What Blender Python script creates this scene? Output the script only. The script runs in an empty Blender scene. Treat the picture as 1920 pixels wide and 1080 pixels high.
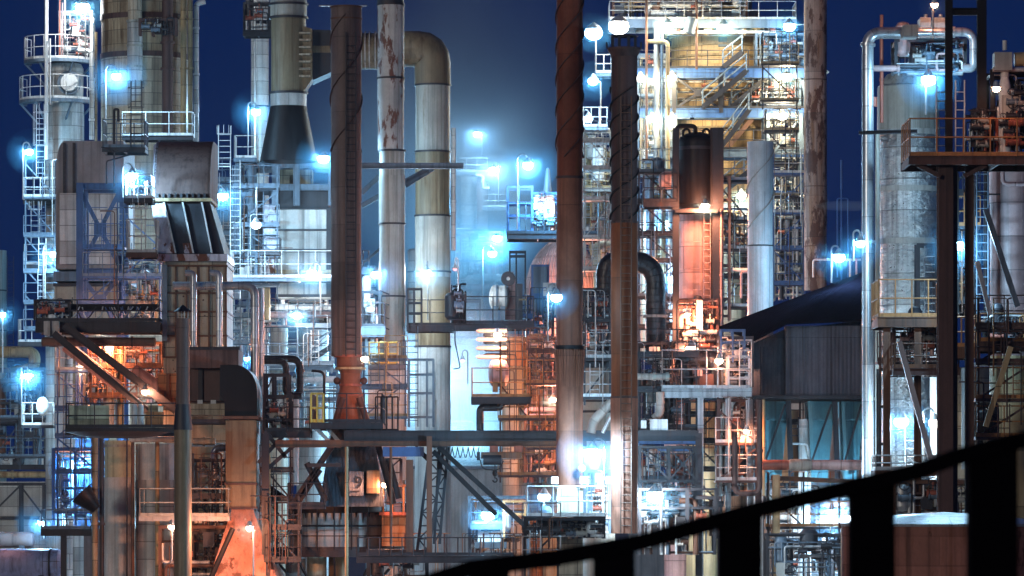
import bpy, math, random
from mathutils import Vector as V
R = math.radians
SC = bpy.context.scene
COL = SC.collection

# ---------------------------------------------------------------- camera, sky, front fill, exposure
F = 8000.0            # focal length in pixels of the 1920 wide frame
HZ = 950.0            # pixel row of the horizon (camera level, shifted lens)
CZ = 12.0             # eye height on the embankment walkway
cam = bpy.data.objects.new('camera', bpy.data.cameras.new('camera'))
COL.objects.link(cam)
cam.location = (0, 0, CZ)
cam.rotation_euler = (R(90), 0, 0)
cam.data.sensor_width = 36
cam.data.lens = F / 1920 * 36
cam.data.shift_y = (HZ - 540) / 1920
cam.data.clip_start = 0.5
cam.data.clip_end = 6000
cam.data.dof.use_dof = True
cam.data.dof.focus_distance = 190
cam.data.dof.aperture_fstop = 16
SC.camera = cam

SUN_EL, SUN_AZ = -7.5, 25
w = bpy.data.worlds.new('World')
SC.world = w
w.use_nodes = True
nt = w.node_tree
nt.nodes.clear()
out = nt.nodes.new('ShaderNodeOutputWorld')
bg = nt.nodes.new('ShaderNodeBackground')
sky = nt.nodes.new('ShaderNodeTexSky')
sky.sky_type = 'NISHITA'
sky.sun_disc = False
sky.sun_elevation = R(SUN_EL)
sky.sun_rotation = R(SUN_AZ)
tint = nt.nodes.new('ShaderNodeMix')
tint.data_type = 'RGBA'
tint.blend_type = 'MIX'
tint.inputs[0].default_value = 0.9
tint.inputs[7].default_value = (0.0012, 0.038, 0.25, 1)   # city-lit night blue
nt.links.new(sky.outputs[0], tint.inputs[6])
nt.links.new(tint.outputs[2], bg.inputs[0])
bg.inputs[1].default_value = 0.092
nt.links.new(bg.outputs[0], out.inputs[0])

moon = bpy.data.objects.new('moon', bpy.data.lights.new('moon', 'SUN'))  # sun lamp added from the camera side to fill the front faces
COL.objects.link(moon)
moon.data.energy = 0.21
moon.data.color = (1.0, 0.90, 0.80)
moon.data.angle = R(12)
moon.rotation_euler = (R(80), 0, R(-34))

SC.view_settings.view_transform = 'Standard'
SC.view_settings.look = 'None'
SC.view_settings.exposure = 1.72
SC.view_settings.gamma = 1
SC.cycles.use_denoising = True
SC.cycles.max_bounces = 5
SC.cycles.diffuse_bounces = 2
SC.cycles.glossy_bounces = 2
SC.cycles.transmission_bounces = 2
SC.cycles.volume_bounces = 0
SC.cycles.transparent_max_bounces = 6
SC.cycles.sample_clamp_indirect = 3
SC.cycles.caustics_reflective = False
SC.cycles.caustics_refractive = False
LIGHT = 1.8           # one knob for all lamps

# ---------------------------------------------------------------- photo pixel + distance -> metres
def X(px, d): return (px - 960) * d / F
def Z(py, d): return CZ + (HZ - py) * d / F
def S(n, d): return n * d / F
def P(px, py, d): return V((X(px, d), d, Z(py, d)))

# ---------------------------------------------------------------- mesh builder
class MB:
    def __init__(s):
        s.v = []; s.f = []; s.uv = []; s.sm = []
    def add(s, vs, fs, uvs=None, smooth=False):
        o = len(s.v)
        s.v += [tuple(v) for v in vs]
        for i, f in enumerate(fs):
            s.f.append(tuple(k + o for k in f))
            s.uv.append(uvs[i] if uvs else None)
            s.sm.append(smooth)
        return s
    def box(s, x0, x1, y0, y1, z0, z1):
        x0, x1 = min(x0, x1), max(x0, x1); y0, y1 = min(y0, y1), max(y0, y1); z0, z1 = min(z0, z1), max(z0, z1)
        return s.add([(x0,y0,z0),(x1,y0,z0),(x1,y1,z0),(x0,y1,z0),(x0,y0,z1),(x1,y0,z1),(x1,y1,z1),(x0,y1,z1)],
              [(0,3,2,1),(4,5,6,7),(0,1,5,4),(1,2,6,5),(2,3,7,6),(3,0,4,7)])
    def bar(s, p, q, w, h=None, up=V((0, 0, 1))):
        p, q = V(p), V(q); h = h or w
        t = (q - p).normalized()
        if abs(t.dot(up)) > .97: up = V((0, 1, 0))
        a = t.cross(up).normalized() * w / 2
        b = t.cross(a).normalized() * h / 2
        return s.add([p-a-b, p+a-b, p+a+b, p-a+b, q-a-b, q+a-b, q+a+b, q-a+b],
              [(0,1,2,3),(7,6,5,4),(0,4,5,1),(1,5,6,2),(2,6,7,3),(3,7,4,0)])
    def ibeam(s, p, q, w, h, up=V((0, 0, 1))):
        # rolled steel section: two flanges and a web
        p, q = V(p), V(q); t = (q - p).normalized()
        if abs(t.dot(up)) > .97: up = V((0, 1, 0))
        a = t.cross(up).normalized(); b = a.cross(t).normalized()
        tf = max(.02, h * .09)
        s.bar(p + b*(h/2 - tf/2), q + b*(h/2 - tf/2), w, tf, up)
        s.bar(p - b*(h/2 - tf/2), q - b*(h/2 - tf/2), w, tf, up)
        s.bar(p, q, max(.02, w*.12), h - 2*tf, up)
        return s
    def tube(s, pts, r, n=10, cap=True):
        pts = [V(p) for p in pts]
        rs = r if isinstance(r, (list, tuple)) else [r] * len(pts)
        T = []
        for i in range(len(pts)):
            a = pts[max(i-1, 0)]; b = pts[min(i+1, len(pts)-1)]
            T.append((b - a).normalized())
        nrm = T[0].cross(V((.31, .73, .61)))
        if nrm.length < .05: nrm = T[0].cross(V((1, 0, 0)))
        nrm.normalize()
        vs = []; L = 0; Ls = []
        for i, p in enumerate(pts):
            if i: L += (p - pts[i-1]).length
            Ls.append(L)
            nrm = (nrm - T[i] * nrm.dot(T[i])).normalized()
            bi = T[i].cross(nrm)
            for k in range(n):
                c, si = math.cos(2*math.pi*k/n), math.sin(2*math.pi*k/n)
                vs.append(p + (nrm*c + bi*si) * rs[i])
        fs = []; uv = []
        for i in range(len(pts)-1):
            for k in range(n):
                k2 = (k+1) % n
                fs.append((i*n+k, i*n+k2, (i+1)*n+k2, (i+1)*n+k))
                u0, u1 = 2*math.pi*rs[i]*k/n, 2*math.pi*rs[i]*(k+1)/n
                uv.append([(u0, Ls[i]), (u1, Ls[i]), (u1, Ls[i+1]), (u0, Ls[i+1])])
        s.add(vs, fs, uv, True)
        if cap:
            s.add(vs[:n], [tuple(range(n))[::-1]]); s.add(vs[-n:], [tuple(range(n))])
        return s
    def lathe(s, cx, cy, prof, n=28, soft=False, a0=0, a1=360, axis=None, org=None):
        # prof: (radius, height). axis None = vertical; else axis 'x' or 'y' through org
        def pt(r, h, a):
            c, si = math.cos(a)*r, math.sin(a)*r
            if axis == 'x': return (org[0]+h, org[1]+c, org[2]+si)
            if axis == 'y': return (org[0]+c, org[1]+h, org[2]+si)
            return (cx+c, cy+si, h)
        full = abs(a1-a0) >= 360
        A = [R(a0 + (a1-a0)*k/n) for k in range(n + 1)]
        for i in range(len(prof)-1):
            (r0, h0), (r1, h1) = prof[i], prof[i+1]
            vs = [pt(r0, h0, a) for a in A] + [pt(r1, h1, a) for a in A]
            fs = []; uv = []; rm = max(r0, r1)
            L = math.hypot(r1-r0, h1-h0)
            b = h0 if abs(h1-h0) > .01 else 0
            for k in range(n):
                fs.append((k, k+1, n+1+k+1, n+1+k))
                uv.append([(A[k]*rm, b), (A[k+1]*rm, b), (A[k+1]*rm, b+L), (A[k]*rm, b+L)])
            s.add(vs, fs, uv, abs(h1-h0) > 1e-4)
        return s
    def prism(s, poly, y0, y1, soft=False):
        # poly: list of (x,z), extruded from y0 to y1
        n = len(poly)
        vs = [(x, y0, z) for x, z in poly] + [(x, y1, z) for x, z in poly]
        s.add(vs, [tuple(range(n)), tuple(range(2*n-1, n-1, -1))])
        for i in range(n):
            j = (i+1) % n
            s.add([vs[i], vs[j], vs[n+j], vs[n+i]], [(0, 3, 2, 1)], None, soft)
        return s
    def prismx(s, poly, x0, x1):
        # poly: list of (y,z), extruded along x
        n = len(poly)
        vs = [(x0, y, z) for y, z in poly] + [(x1, y, z) for y, z in poly]
        s.add(vs, [tuple(range(n)), tuple(range(2*n-1, n-1, -1))])
        for i in range(n):
            j = (i+1) % n
            s.add([vs[i], vs[j], vs[n+j], vs[n+i]], [(0, 3, 2, 1)])
        return s
    def hexa(s, A, B):
        # A, B: four corner points each (bottom loop, top loop)
        return s.add(list(A) + list(B), [(3,2,1,0),(4,5,6,7),(0,1,5,4),(1,2,6,5),(2,3,7,6),(3,0,4,7)])
    def helix(s, cx, cy, r, z0, z1, turns, ph, w, t, n=48):
        a = []; b = []
        for i in range(n+1):
            an = ph + 2*math.pi*turns*i/n; z = z0 + (z1-z0)*i/n
            c, si = math.cos(an), math.sin(an)
            a.append((cx+c*(r-.01), cy+si*(r-.01), z)); b.append((cx+c*(r+w), cy+si*(r+w), z))
        vs = []
        for p, q in zip(a, b):
            vs += [p, q, (q[0], q[1], q[2]+t), (p[0], p[1], p[2]+t)]
        fs = []
        for i in range(n):
            o = 4*i
            for k in range(4): fs.append((o+k, o+(k+1) % 4, o+4+(k+1) % 4, o+4+k))
        return s.add(vs, fs)
    def sphere(s, c, r, n=14, m=8, sz=1.0):
        prof = [(max(1e-4, r*math.sin(math.pi*i/m)), c[2] - sz*r*math.cos(math.pi*i/m)) for i in range(m+1)]
        return s.lathe(c[0], c[1], prof, n)
    def build(s, name, m, parent=None, org=None):
        me = bpy.data.meshes.new(name)
        xs = [v[0] for v in s.v]; ys = [v[1] for v in s.v]; zs = [v[2] for v in s.v]
        o = V(org) if org else V(((min(xs)+max(xs))/2, (min(ys)+max(ys))/2, min(zs)))
        me.from_pydata([(a-o[0], b-o[1], c-o[2]) for a, b, c in s.v], [], s.f)
        uvl = me.uv_layers.new(name='UVMap').data
        vv = s.v
        for p in me.polygons:
            u = s.uv[p.index]
            if s.sm[p.index]: p.use_smooth = True
            nx, ny, nz = (abs(k) for k in p.normal)
            for j, li in enumerate(p.loop_indices):
                if u: uvl[li].uv = u[j]
                else:
                    x, y, z = vv[s.f[p.index][j]]
                    uvl[li].uv = (x, z) if ny >= nx and ny >= nz else ((y, z) if nx >= nz else (x, y))
        me.materials.append(MAT[m] if isinstance(m, str) else m)
        ob = bpy.data.objects.new(name, me)
        COL.objects.link(ob)
        if parent is not None:
            ob.parent = parent
            ob.location = o - WORLDPOS[parent.name]
        else: ob.location = o
        WORLDPOS[ob.name] = o
        return ob
WORLDPOS = {}
def tag(o, label, cat, group=None, kind=None):
    if label: o['label'] = label
    if cat: o['category'] = cat
    if group: o['group'] = group
    if kind: o['kind'] = kind
    return o
def T(name, label, cat, base, group=None):
    o = bpy.data.objects.new(name, None)
    o.empty_display_size = .3
    COL.objects.link(o)
    o.location = base
    WORLDPOS[o.name] = V(base)
    return tag(o, label, cat, group)
def bend(pts, r, n=6):
    pts = [V(p) for p in pts]; out = [pts[0]]
    for i in range(1, len(pts)-1):
        a, b, c = pts[i-1], pts[i], pts[i+1]
        u = (a-b); v = (c-b)
        k = min(r, u.length*.48, v.length*.48)
        p0 = b + u.normalized()*k; p2 = b + v.normalized()*k
        for j in range(n+1):
            t = j/n
            out.append(p0*(1-t)**2 + b*2*t*(1-t) + p2*t*t)
    out.append(pts[-1])
    return out

# ---------------------------------------------------------------- procedural materials
MAT = {}
def mat(name, col, rough=.6, metal=0, rust=.25, rustc=(.14, .05, .018), seam=None, seamd=.35, bump=.15, spots=0, patch=0, crinkle=0, corr=0, var=.35, spec=.5):
    m = bpy.data.materials.new(name); m.use_nodes = True
    n = m.node_tree; N = n.nodes; L = n.links.new
    b = N['Principled BSDF']
    tc = N.new('ShaderNodeTexCoord'); oi = N.new('ShaderNodeObjectInfo')
    sc = N.new('ShaderNodeVectorMath'); sc.operation = 'SCALE'; sc.inputs[0].default_value = (37, 51, 23)
    L(oi.outputs['Random'], sc.inputs['Scale'])
    ad = N.new('ShaderNodeVectorMath'); L(tc.outputs['Object'], ad.inputs[0]); L(sc.outputs[0], ad.inputs[1])
    def noise(scale, det=5, rgh=.6):
        mp = N.new('ShaderNodeMapping'); mp.inputs['Scale'].default_value = scale
        L(ad.outputs[0], mp.inputs[0])
        x = N.new('ShaderNodeTexNoise'); x.inputs['Scale'].default_value = 1; x.inputs['Detail'].default_value = det
        x.inputs['Roughness'].default_value = rgh
        L(mp.outputs[0], x.inputs[0]); return x.outputs[0]
    def ramp(src, a, c):
        x = N.new('ShaderNodeMapRange'); x.inputs[1].default_value = a; x.inputs[2].default_value = c
        L(src, x.inputs[0]); return x.outputs[0]
    def math_(op, a, c):
        x = N.new('ShaderNodeMath'); x.operation = op
        for i, k in enumerate((a, c)):
            if isinstance(k, (int, float)): x.inputs[i].default_value = k
            else: L(k, x.inputs[i])
        return x.outputs[0]
    def mix(f, a, c, mode='MIX'):
        x = N.new('ShaderNodeMix'); x.data_type = 'RGBA'; x.blend_type = mode
        for i, k in ((0, f), (6, a), (7, c)):
            if isinstance(k, (int, float)): x.inputs[i].default_value = k
            elif isinstance(k, tuple): x.inputs[i].default_value = (*k, 1)
            else: L(k, x.inputs[i])
        return x.outputs[2]
    broad = noise((.7, .7, .5)); streak = noise((3.2, 3.2, .16), 6, .65); fine = noise((14, 14, 9), 3)
    c = mix(ramp(broad, .3, .7), tuple(k*(1-var) for k in col), tuple(min(.9, k*(1+var*.5)) for k in col))
    c = mix(math_('MULTIPLY', ramp(fine, .45, .75), .35), c, tuple(k*.55 for k in col))
    # rain streaks and rust
    mk = math_('ADD', math_('MULTIPLY', streak, .62), math_('MULTIPLY', broad, .38))
    th = .72 - .42*rust
    rm = ramp(mk, th, th + .12)
    rc = mix(fine, tuple(k*.45 for k in rustc), tuple(k*1.6 for k in rustc))
    c = mix(math_('MULTIPLY', rm, .85), c, rc)
    gr = ramp(noise((5, 5, .1), 4), .5, .72)
    c = mix(math_('MULTIPLY', gr, .75), c, tuple(k*.22 for k in col))
    h = math_('MULTIPLY', fine, .4)
    if patch:
        pm = ramp(noise((1.4, 1.4, .5), 7, .7), .62 - .25*patch, .66 - .25*patch)
        c = mix(pm, c, mix(fine, (.06, .022, .014), (.2, .075, .04)))
    if spots:
        vo = N.new('ShaderNodeTexVoronoi'); vo.inputs['Scale'].default_value = 3.2
        L(ad.outputs[0], vo.inputs[0])
        sm = math_('MULTIPLY', ramp(vo.outputs[0], .16, .1), ramp(noise((.9, .9, .9), 3), .5, .6))
        c = mix(sm, c, (.05, .018, .01))
    if seam:
        br = N.new('ShaderNodeTexBrick')
        L(tc.outputs['UV'], br.inputs[0])
        br.inputs['Scale'].default_value = 1
        br.inputs['Mortar Size'].default_value = .022
        br.inputs['Mortar Smooth'].default_value = .3
        br.inputs['Brick Width'].default_value = seam[0]
        br.inputs['Row Height'].default_value = seam[1]
        br.inputs['Color1'].default_value = (1, 1, 1, 1); br.inputs['Color2'].default_value = (.6, .6, .6, 1)
        br.inputs['Mortar'].default_value = (seamd, seamd, seamd, 1)
        br.offset = seam[2] if len(seam) > 2 else .5
        c = mix(1.0, c, br.outputs[0], 'MULTIPLY')
        h = math_('SUBTRACT', h, math_('MULTIPLY', br.outputs[1], 1.5))
    if corr:
        wv = N.new('ShaderNodeTexWave'); wv.bands_direction = 'X'; wv.inputs['Scale'].default_value = corr
        L(tc.outputs['UV'], wv.inputs[0])
        h = math_('ADD', h, math_('MULTIPLY', wv.outputs[1], 2.0))
    if crinkle:
        vo = N.new('ShaderNodeTexVoronoi'); vo.inputs['Scale'].default_value = 2.6; vo.feature = 'SMOOTH_F1'
        wp = N.new('ShaderNodeMapping'); wp.inputs['Scale'].default_value = (1, 1, 1.5); L(ad.outputs[0], wp.inputs[0])
        L(wp.outputs[0], vo.inputs[0])
        h = math_('ADD', h, math_('MULTIPLY', vo.outputs[0], crinkle))
        h = math_('ADD', h, math_('MULTIPLY', noise((5, 5, 9), 4), crinkle))
    b.inputs['Specular IOR Level'].default_value = spec
    L(c, b.inputs['Base Color'])
    L(math_('ADD', math_('MULTIPLY', rm, .25), math_('ADD', rough-.08, math_('MULTIPLY', fine, .16))), b.inputs['Roughness'])
    if metal: L(math_('SUBTRACT', metal, math_('MULTIPLY', rm, metal*.9)), b.inputs['Metallic'])
    bp = N.new('ShaderNodeBump'); bp.inputs['Strength'].default_value = bump; bp.inputs['Distance'].default_value = .05
    L(h, bp.inputs['Height']); L(bp.outputs[0], b.inputs['Normal'])
    MAT[name] = m
mat('cream_cladding', (.58, .50, .36), .5, rust=.42, seam=(1.3, .62), rustc=(.17, .085, .03))
mat('pale_cladding', (.62, .63, .60), .45, rust=.2, seam=(2.2, .75))
mat('brown_cladding', (.50, .40, .25), .5, rust=.62, seam=(1.1, .75), rustc=(.14, .075, .03))
mat('tower_cream', (.76, .52, .24), .55, rust=.3, seam=(2.4, 1.5), rustc=(.3, .16, .06))
mat('grey_paint', (.40, .41, .38), .5, rust=.3)
mat('duct_grey', (.38, .39, .34), .5, rust=.42, rustc=(.12, .07, .028))
mat('duct_patchy', (.52, .52, .48), .55, rust=.25, patch=.42, rustc=(.1, .045, .03))
mat('white_paint', (.72, .74, .72), .45, rust=.12, rustc=(.3, .18, .09))
mat('rust_stack', (.27, .075, .04), .65, spec=.25, var=.6, rust=.5, rustc=(.2, .08, .03), seam=(9, 3.0), seamd=.55)
mat('dark_rust_stack', (.085, .042, .036), .65, rust=.4, rustc=(.06, .022, .014))
mat('brown_stack', (.17, .115, .10), .62, rust=.4, rustc=(.09, .05, .035), seam=(8, 1.6), seamd=.6)
mat('rust_orange', (.27, .075, .026), .65, var=.5, spec=.25, rust=.45, rustc=(.17, .05, .02), seam=(9, 3.0), seamd=.55)
mat('rust_brown', (.36, .14, .085), .65, spec=.25, var=.5, rust=.4, rustc=(.24, .10, .05), seam=(9, 3.0), seamd=.55)
mat('olive_duct', (.24, .20, .12), .5, rust=.55, rustc=(.10, .065, .03))
mat('duct_tan', (.20, .15, .085), .5, rust=.5, rustc=(.08, .05, .025))
mat('housing_grey', (.27, .25, .25), .5, rust=.3, rustc=(.12, .07, .05))
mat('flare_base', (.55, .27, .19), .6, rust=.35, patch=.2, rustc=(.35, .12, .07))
mat('tank_grey', (.50, .56, .56), .7, spec=.25, rust=.35, rustc=(.16, .12, .07))
mat('chimney_paint', (.58, .66, .70), .5, rust=.1, rustc=(.3, .2, .15))
mat('mottled_rust', (.62, .42, .33), .6, rust=.6, patch=.5, seam=(4, 2.2), seamd=.5, rustc=(.3, .13, .045))
mat('dark_steel', (.024, .026, .034), .55, rust=.35, rustc=(.07, .03, .018))
mat('black_steel', (.012, .012, .014), .5, spec=.22, rust=.15, rustc=(.03, .014, .01))
mat('rusty_beam', (.13, .062, .038), .6, rust=.55, rustc=(.17, .07, .03))
mat('blue_steel', (.05, .125, .30), .45, rust=.2, rustc=(.05, .03, .03))
mat('blue_grey_steel', (.13, .19, .25), .5, rust=.3)
mat('galvanised', (.55, .57, .57), .42, .45, rust=.2, bump=.08)
mat('silver_pipe', (.66, .69, .70), .3, .6, rust=.12, seam=(9, 1.4), seamd=.5)
mat('foil_cladding', (.68, .73, .72), .3, .75, rust=.1, seam=(9, 1.25), seamd=.45, crinkle=2.2, bump=.9)
mat('yellow_rail', (.62, .48, .09), .5, rust=.3)
mat('rusty_rail', (.42, .19, .06), .55, rust=.45, rustc=(.18, .07, .025))
mat('tan_paint', (.50, .38, .20), .55, rust=.5, seam=(3.2, 2.0), rustc=(.2, .1, .03))
mat('green_tank', (.66, .72, .52), .75, spec=.2, rust=.3, seam=(7, 2.6), rustc=(.22, .13, .04))
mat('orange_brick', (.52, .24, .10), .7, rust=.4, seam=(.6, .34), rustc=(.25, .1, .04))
mat('red_lead', (.36, .10, .06), .55, rust=.35, rustc=(.1, .04, .02))
mat('pink_lit_cladding', (.60, .40, .38), .45, rust=.3, seam=(3, 1.2), rustc=(.2, .11, .06))  # pink of the sodium light is mixed into this colour
mat('teal_steel', (.12, .33, .38), .5, rust=.15)
mat('corrugated', (.25, .33, .42), .5, .2, rust=.08, rustc=(.15, .08, .04), corr=5.5, bump=1.0, seam=(30, 2.4), seamd=.7)
mat('pale_corrugated', (.50, .54, .56), .5, .1, rust=.2, corr=4, bump=.6)
mat('roof_shade', (.006, .006, .012), .95, spec=0, rust=.0, corr=5.5, bump=.4)  # near-black colour stands in for shadow under the eaves
mat('panel_wall', (.64, .65, .60), .5, rust=.28, seam=(1.35, 1.2, 0), seamd=.3, rustc=(.3, .2, .1))
mat('rusty_panel', (.48, .42, .32), .6, rust=.38, seam=(1.0, 1.35, 0), seamd=.2, spots=1, rustc=(.2, .1, .03))
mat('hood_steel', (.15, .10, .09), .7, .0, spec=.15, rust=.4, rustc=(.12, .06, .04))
mat('hood_lit_white', (.58, .58, .66), .4, .2, rust=.35, patch=.35, rustc=(.08, .04, .05))  # pale tone stands in for lamp light on the hood's left side
mat('lagging', (.46, .42, .37), .6, rust=.4, crinkle=.8, bump=.4, seam=(6, .55), seamd=.6)
mat('black_lagging', (.05, .05, .055), .32, .3, rust=.25, crinkle=1.1, bump=.5, seam=(6, .28), seamd=.5)
mat('cable', (.02, .02, .02), .6, rust=.05)
mat('concrete', (.34, .33, .31), .85, rust=.15, bump=.3)
mat('asphalt', (.05, .05, .05), .9, rust=.05, bump=.3)
mat('blue_tank', (.30, .36, .60), .45, rust=.4, seam=(2, 3), rustc=(.2, .1, .08))
mat('tank_red', (.44, .19, .14), .7, rust=.45, bump=.3, patch=.12, seam=(2.6, .8), seamd=.6, spec=.2)
mat('matt_black', (.0025, .0025, .004), .9, rust=0, spec=.02)
mat('ink', (.05, .045, .04), .7, rust=.1)
def emitter(name, col, k):
    m = bpy.data.materials.new(name); m.use_nodes = True
    N = m.node_tree.nodes; N.clear()
    o = N.new('ShaderNodeOutputMaterial'); a = N.new('ShaderNodeAddShader')
    e = N.new('ShaderNodeEmission'); t = N.new('ShaderNodeBsdfTransparent')
    e.inputs[0].default_value = (*col, 1); e.inputs[1].default_value = k
    m.node_tree.links.new(e.outputs[0], a.inputs[0]); m.node_tree.links.new(t.outputs[0], a.inputs[1])
    m.node_tree.links.new(a.outputs[0], o.inputs[0])
    m.cycles.emission_sampling = 'NONE'
    MAT[name] = m
emitter('glow_blue', (.45, .8, 1), 5)
emitter('glow_white', (1, .95, .85), 5)
emitter('glow_sodium', (1, .62, .42), 4)
emitter('faint_red_glow', (.9, .25, .2), .35)  # glass of the unlit lamps, given a faint glow of its own
# ---------------------------------------------------------------- kit of plant parts
TINT = {'B': (.38, .70, 1.0), 'M': (.30, .68, 1.0), 'C': (.14, .55, 1.0), 'W': (.88, .93, 1.0), 'Y': (1.0, .80, .50), 'S': (1.0, .34, .17)}
GLOW = {'M': 'glow_blue', 'B': 'glow_blue', 'C': 'glow_blue', 'W': 'glow_white', 'Y': 'glow_white', 'S': 'glow_sodium'}
def lamp(px, py, d, kind, label, pole=None, power=300, r=.2, style='goose', m='galvanised', group=None):
    """pole=(px of the pole, py of its foot). goose: bent over; post: lamp on top; arm: bracket from the side."""
    c = P(px, py, d)
    foot = P(pole[0], pole[1], d) if pole else c + V((0, .6, .25))
    t = T('plant_lamp', label, 'lamp', foot, group or {'S': 'orange sodium lamps on the plant'}.get(kind, 'blue white lamps on the plant'))
    b = MB()
    if style == 'goose' and pole:
        s = .5 if abs(foot.x - c.x) < .25 else abs(foot.x - c.x)
        top = c.z + .42 + s*.25
        pts = [foot, V((foot.x, d, top - s*.5))]
        n = 8
        for i in range(1, n+1):
            a = math.pi*i/n
            pts.append(V((foot.x + (c.x-foot.x)*(1-math.cos(a))/2, d, top - s*.5 + math.sin(a)*s*.55)))
        pts.append(V((c.x, d, c.z + .2)))
        b.tube(pts, .038, 8)
    elif style == 'post' and pole:
        b.tube([foot, V((foot.x, d, c.z - .05)), V((c.x, d, c.z + .12))], .04, 8)
    elif pole:
        b.tube(bend([foot, V((c.x, d, foot.z)), V((c.x, d, c.z + .15))], .2), .04, 8)
    else:
        b.tube([foot, c + V((0, 0, .2))], .035, 8)
    b.build('lamp_pole', m, t)
    k = max(.17, r*.92); q = c.z + r*.42
    sh = MB().lathe(c.x, d, [(.03, q+r*.5+.16), (.08, q+r*.5+.12), (k*.7, q+r*.4), (k, q+.02), (k+.005, q), (k*.65, q+r*.36), (.03, q+r*.45)], 16).build('lamp_shade', 'galvanised', t)
    MB().sphere((c.x, d, c.z), r, 14, 8, .8).build('lamp_globe', GLOW[kind], sh)
    if power:
        l = bpy.data.objects.new('lamp_light', bpy.data.lights.new('lamp_light', 'POINT'))
        COL.objects.link(l); l.parent = t
        l.location = c - WORLDPOS[t.name]
        l.data.energy = power*LIGHT; l.data.color = TINT[kind]; l.data.shadow_soft_size = .16
    return t

def rails(b, pts, h=1.1, r=.028, sp=1.25, mid=1):
    for a, c in zip(pts, pts[1:]):
        a, c = V(a), V(c); n = max(1, round((c-a).length/sp))
        for i in range(n+1):
            p = a.lerp(c, i/n)
            b.tube([p, p + V((0, 0, h))], r, 6, False)
        for k in range(mid+1):
            hh = V((0, 0, h*(k+1)/(mid+1)))
            b.tube([a+hh, c+hh], r, 6)
        b.bar(a + V((0, 0, .07)), c + V((0, 0, .07)), .012, .13)
    return b

def platform(label, x0, x1, y, d, dep=1.6, th=.22, rail='galvanised', h=1.1, m='dark_steel', legs=(), braces=(), mid=1, sp=1.25, sides='lrb', name='walkway_platform', group=None, back=False, px_h=None):
    """deck top at pixel row y, front edge at distance d"""
    if px_h: h = S(px_h, d)
    xa, xb, z = X(x0, d), X(x1, d), Z(y, d)
    t = T(name, label, 'platform', ((xa+xb)/2, d, z-th), group)
    b = MB()
    b.box(xa+.06, xb-.06, d+.06, d+dep-.06, z-.06, z)
    for yy in (d+.05, d+dep-.05): b.ibeam((xa, yy, z-th/2), (xb, yy, z-th/2), .1, th)
    n = max(2, int((xb-xa)/1.5))
    for i in range(n+1):
        xx = xa+.05 + (xb-xa-.1)*i/n
        b.bar((xx, d+.1, z-th*.55), (xx, d+dep-.1, z-th*.55), .07, th*.7)
    b.build('deck', m, t)
    if rail:
        b = MB()
        rails(b, [(xa+.04, d+.05, z), (xb-.04, d+.05, z)], h, mid=mid, sp=sp)
        if 'l' in sides: rails(b, [(xa+.04, d+.05, z), (xa+.04, d+dep-.05, z)], h, mid=mid, sp=sp)
        if 'r' in sides: rails(b, [(xb-.04, d+.05, z), (xb-.04, d+dep-.05, z)], h, mid=mid, sp=sp)
        if back: rails(b, [(xa+.04, d+dep-.05, z), (xb-.04, d+dep-.05, z)], h, mid=mid, sp=sp)
        b.build('railing', rail, t)
    for lx in legs:
        MB().ibeam((X(lx, d), d+.3, 0), (X(lx, d), d+.3, z-th-.003), .24, .24).build('leg', m, t)
    for (bx0, bx1, by) in braces:
        MB().bar((X(bx0, d), d+.2, z-th-.002), (X(bx1, d), d+.2, Z(by, d)), .12, .14).build('brace', m, t)
    return t

def ringdeck(label, cx, w, y, d, rc, rail='galvanised', m='dark_steel', a0=150, a1=390, th=.18, h=1.1, name='ring_platform', nb=4):
    """curved platform round a column: cx centre px, w overall width px, d distance of the column axis, rc column radius in m"""
    x, z, ro = X(cx, d), Z(y, d), S(w, d)/2
    t = T(name, label, 'platform', (x, d, z-th))
    MB().lathe(x, d, [(rc+.02, z), (ro, z), (ro, z-th), (ro-.06, z-th), (ro-.06, z-.05), (rc+.02, z-.05), (rc+.02, z)], 24, a0=a0, a1=a1).build('deck', m, t)
    pts = []
    n = 12
    for i in range(n+1):
        a = R(a0 + (a1-a0)*i/n)
        pts.append((x+math.cos(a)*(ro-.04), d+math.sin(a)*(ro-.04), z))
    rails(MB(), pts, h, sp=9).build('railing', rail, t)
    for i in range(nb):
        a = R(a0 + (a1-a0)*(i+.5)/nb)
        c, s_ = math.cos(a), math.sin(a)
        MB().bar((x+c*(ro-.1), d+s_*(ro-.1), z-th), (x+c*(rc+.0), d+s_*rc, z-th-(ro-rc)), .08, .1).build('bracket', m, t)
    return t

def ladder_mb(px, y0, y1, d, wd=.45, cage=False, r=.022):
    x, z0, z1 = X(px, d), Z(y1, d), Z(y0, d)
    b = MB()
    for s_ in (-1, 1): b.tube([(x+s_*wd/2, d, z0), (x+s_*wd/2, d, z1)], r*1.2, 6)
    n = int((z1-z0)/.3)
    for i in range(1, n): b.tube([(x-wd/2, d, z0+i*.3), (x+wd/2, d, z0+i*.3)], r*.9, 5, False)
    if cage:
        k = int((z1-z0)/.9)
        for i in range(2, k+1):
            z = z0+i*.9
            b.tube([(x + math.cos(R(a))*.36, d - .3 + math.sin(R(a))*.36, z) for a in range(-210, 31, 30)], r*.8, 5)
        for a in (-180, -135, -90, -45, 0):
            b.tube([(x + math.cos(R(a))*.36, d-.3 + math.sin(R(a))*.36, z0+1.8) , (x + math.cos(R(a))*.36, d-.3 + math.sin(R(a))*.36, z1)], r*.7, 5)
    return b
def ladder(label, px, y0, y1, d, m='galvanised', cage=False, wd=.45):
    return tag(ladder_mb(px, y0, y1, d, wd, cage).build('caged_ladder' if cage else 'ladder', m), label, 'ladder')

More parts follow.
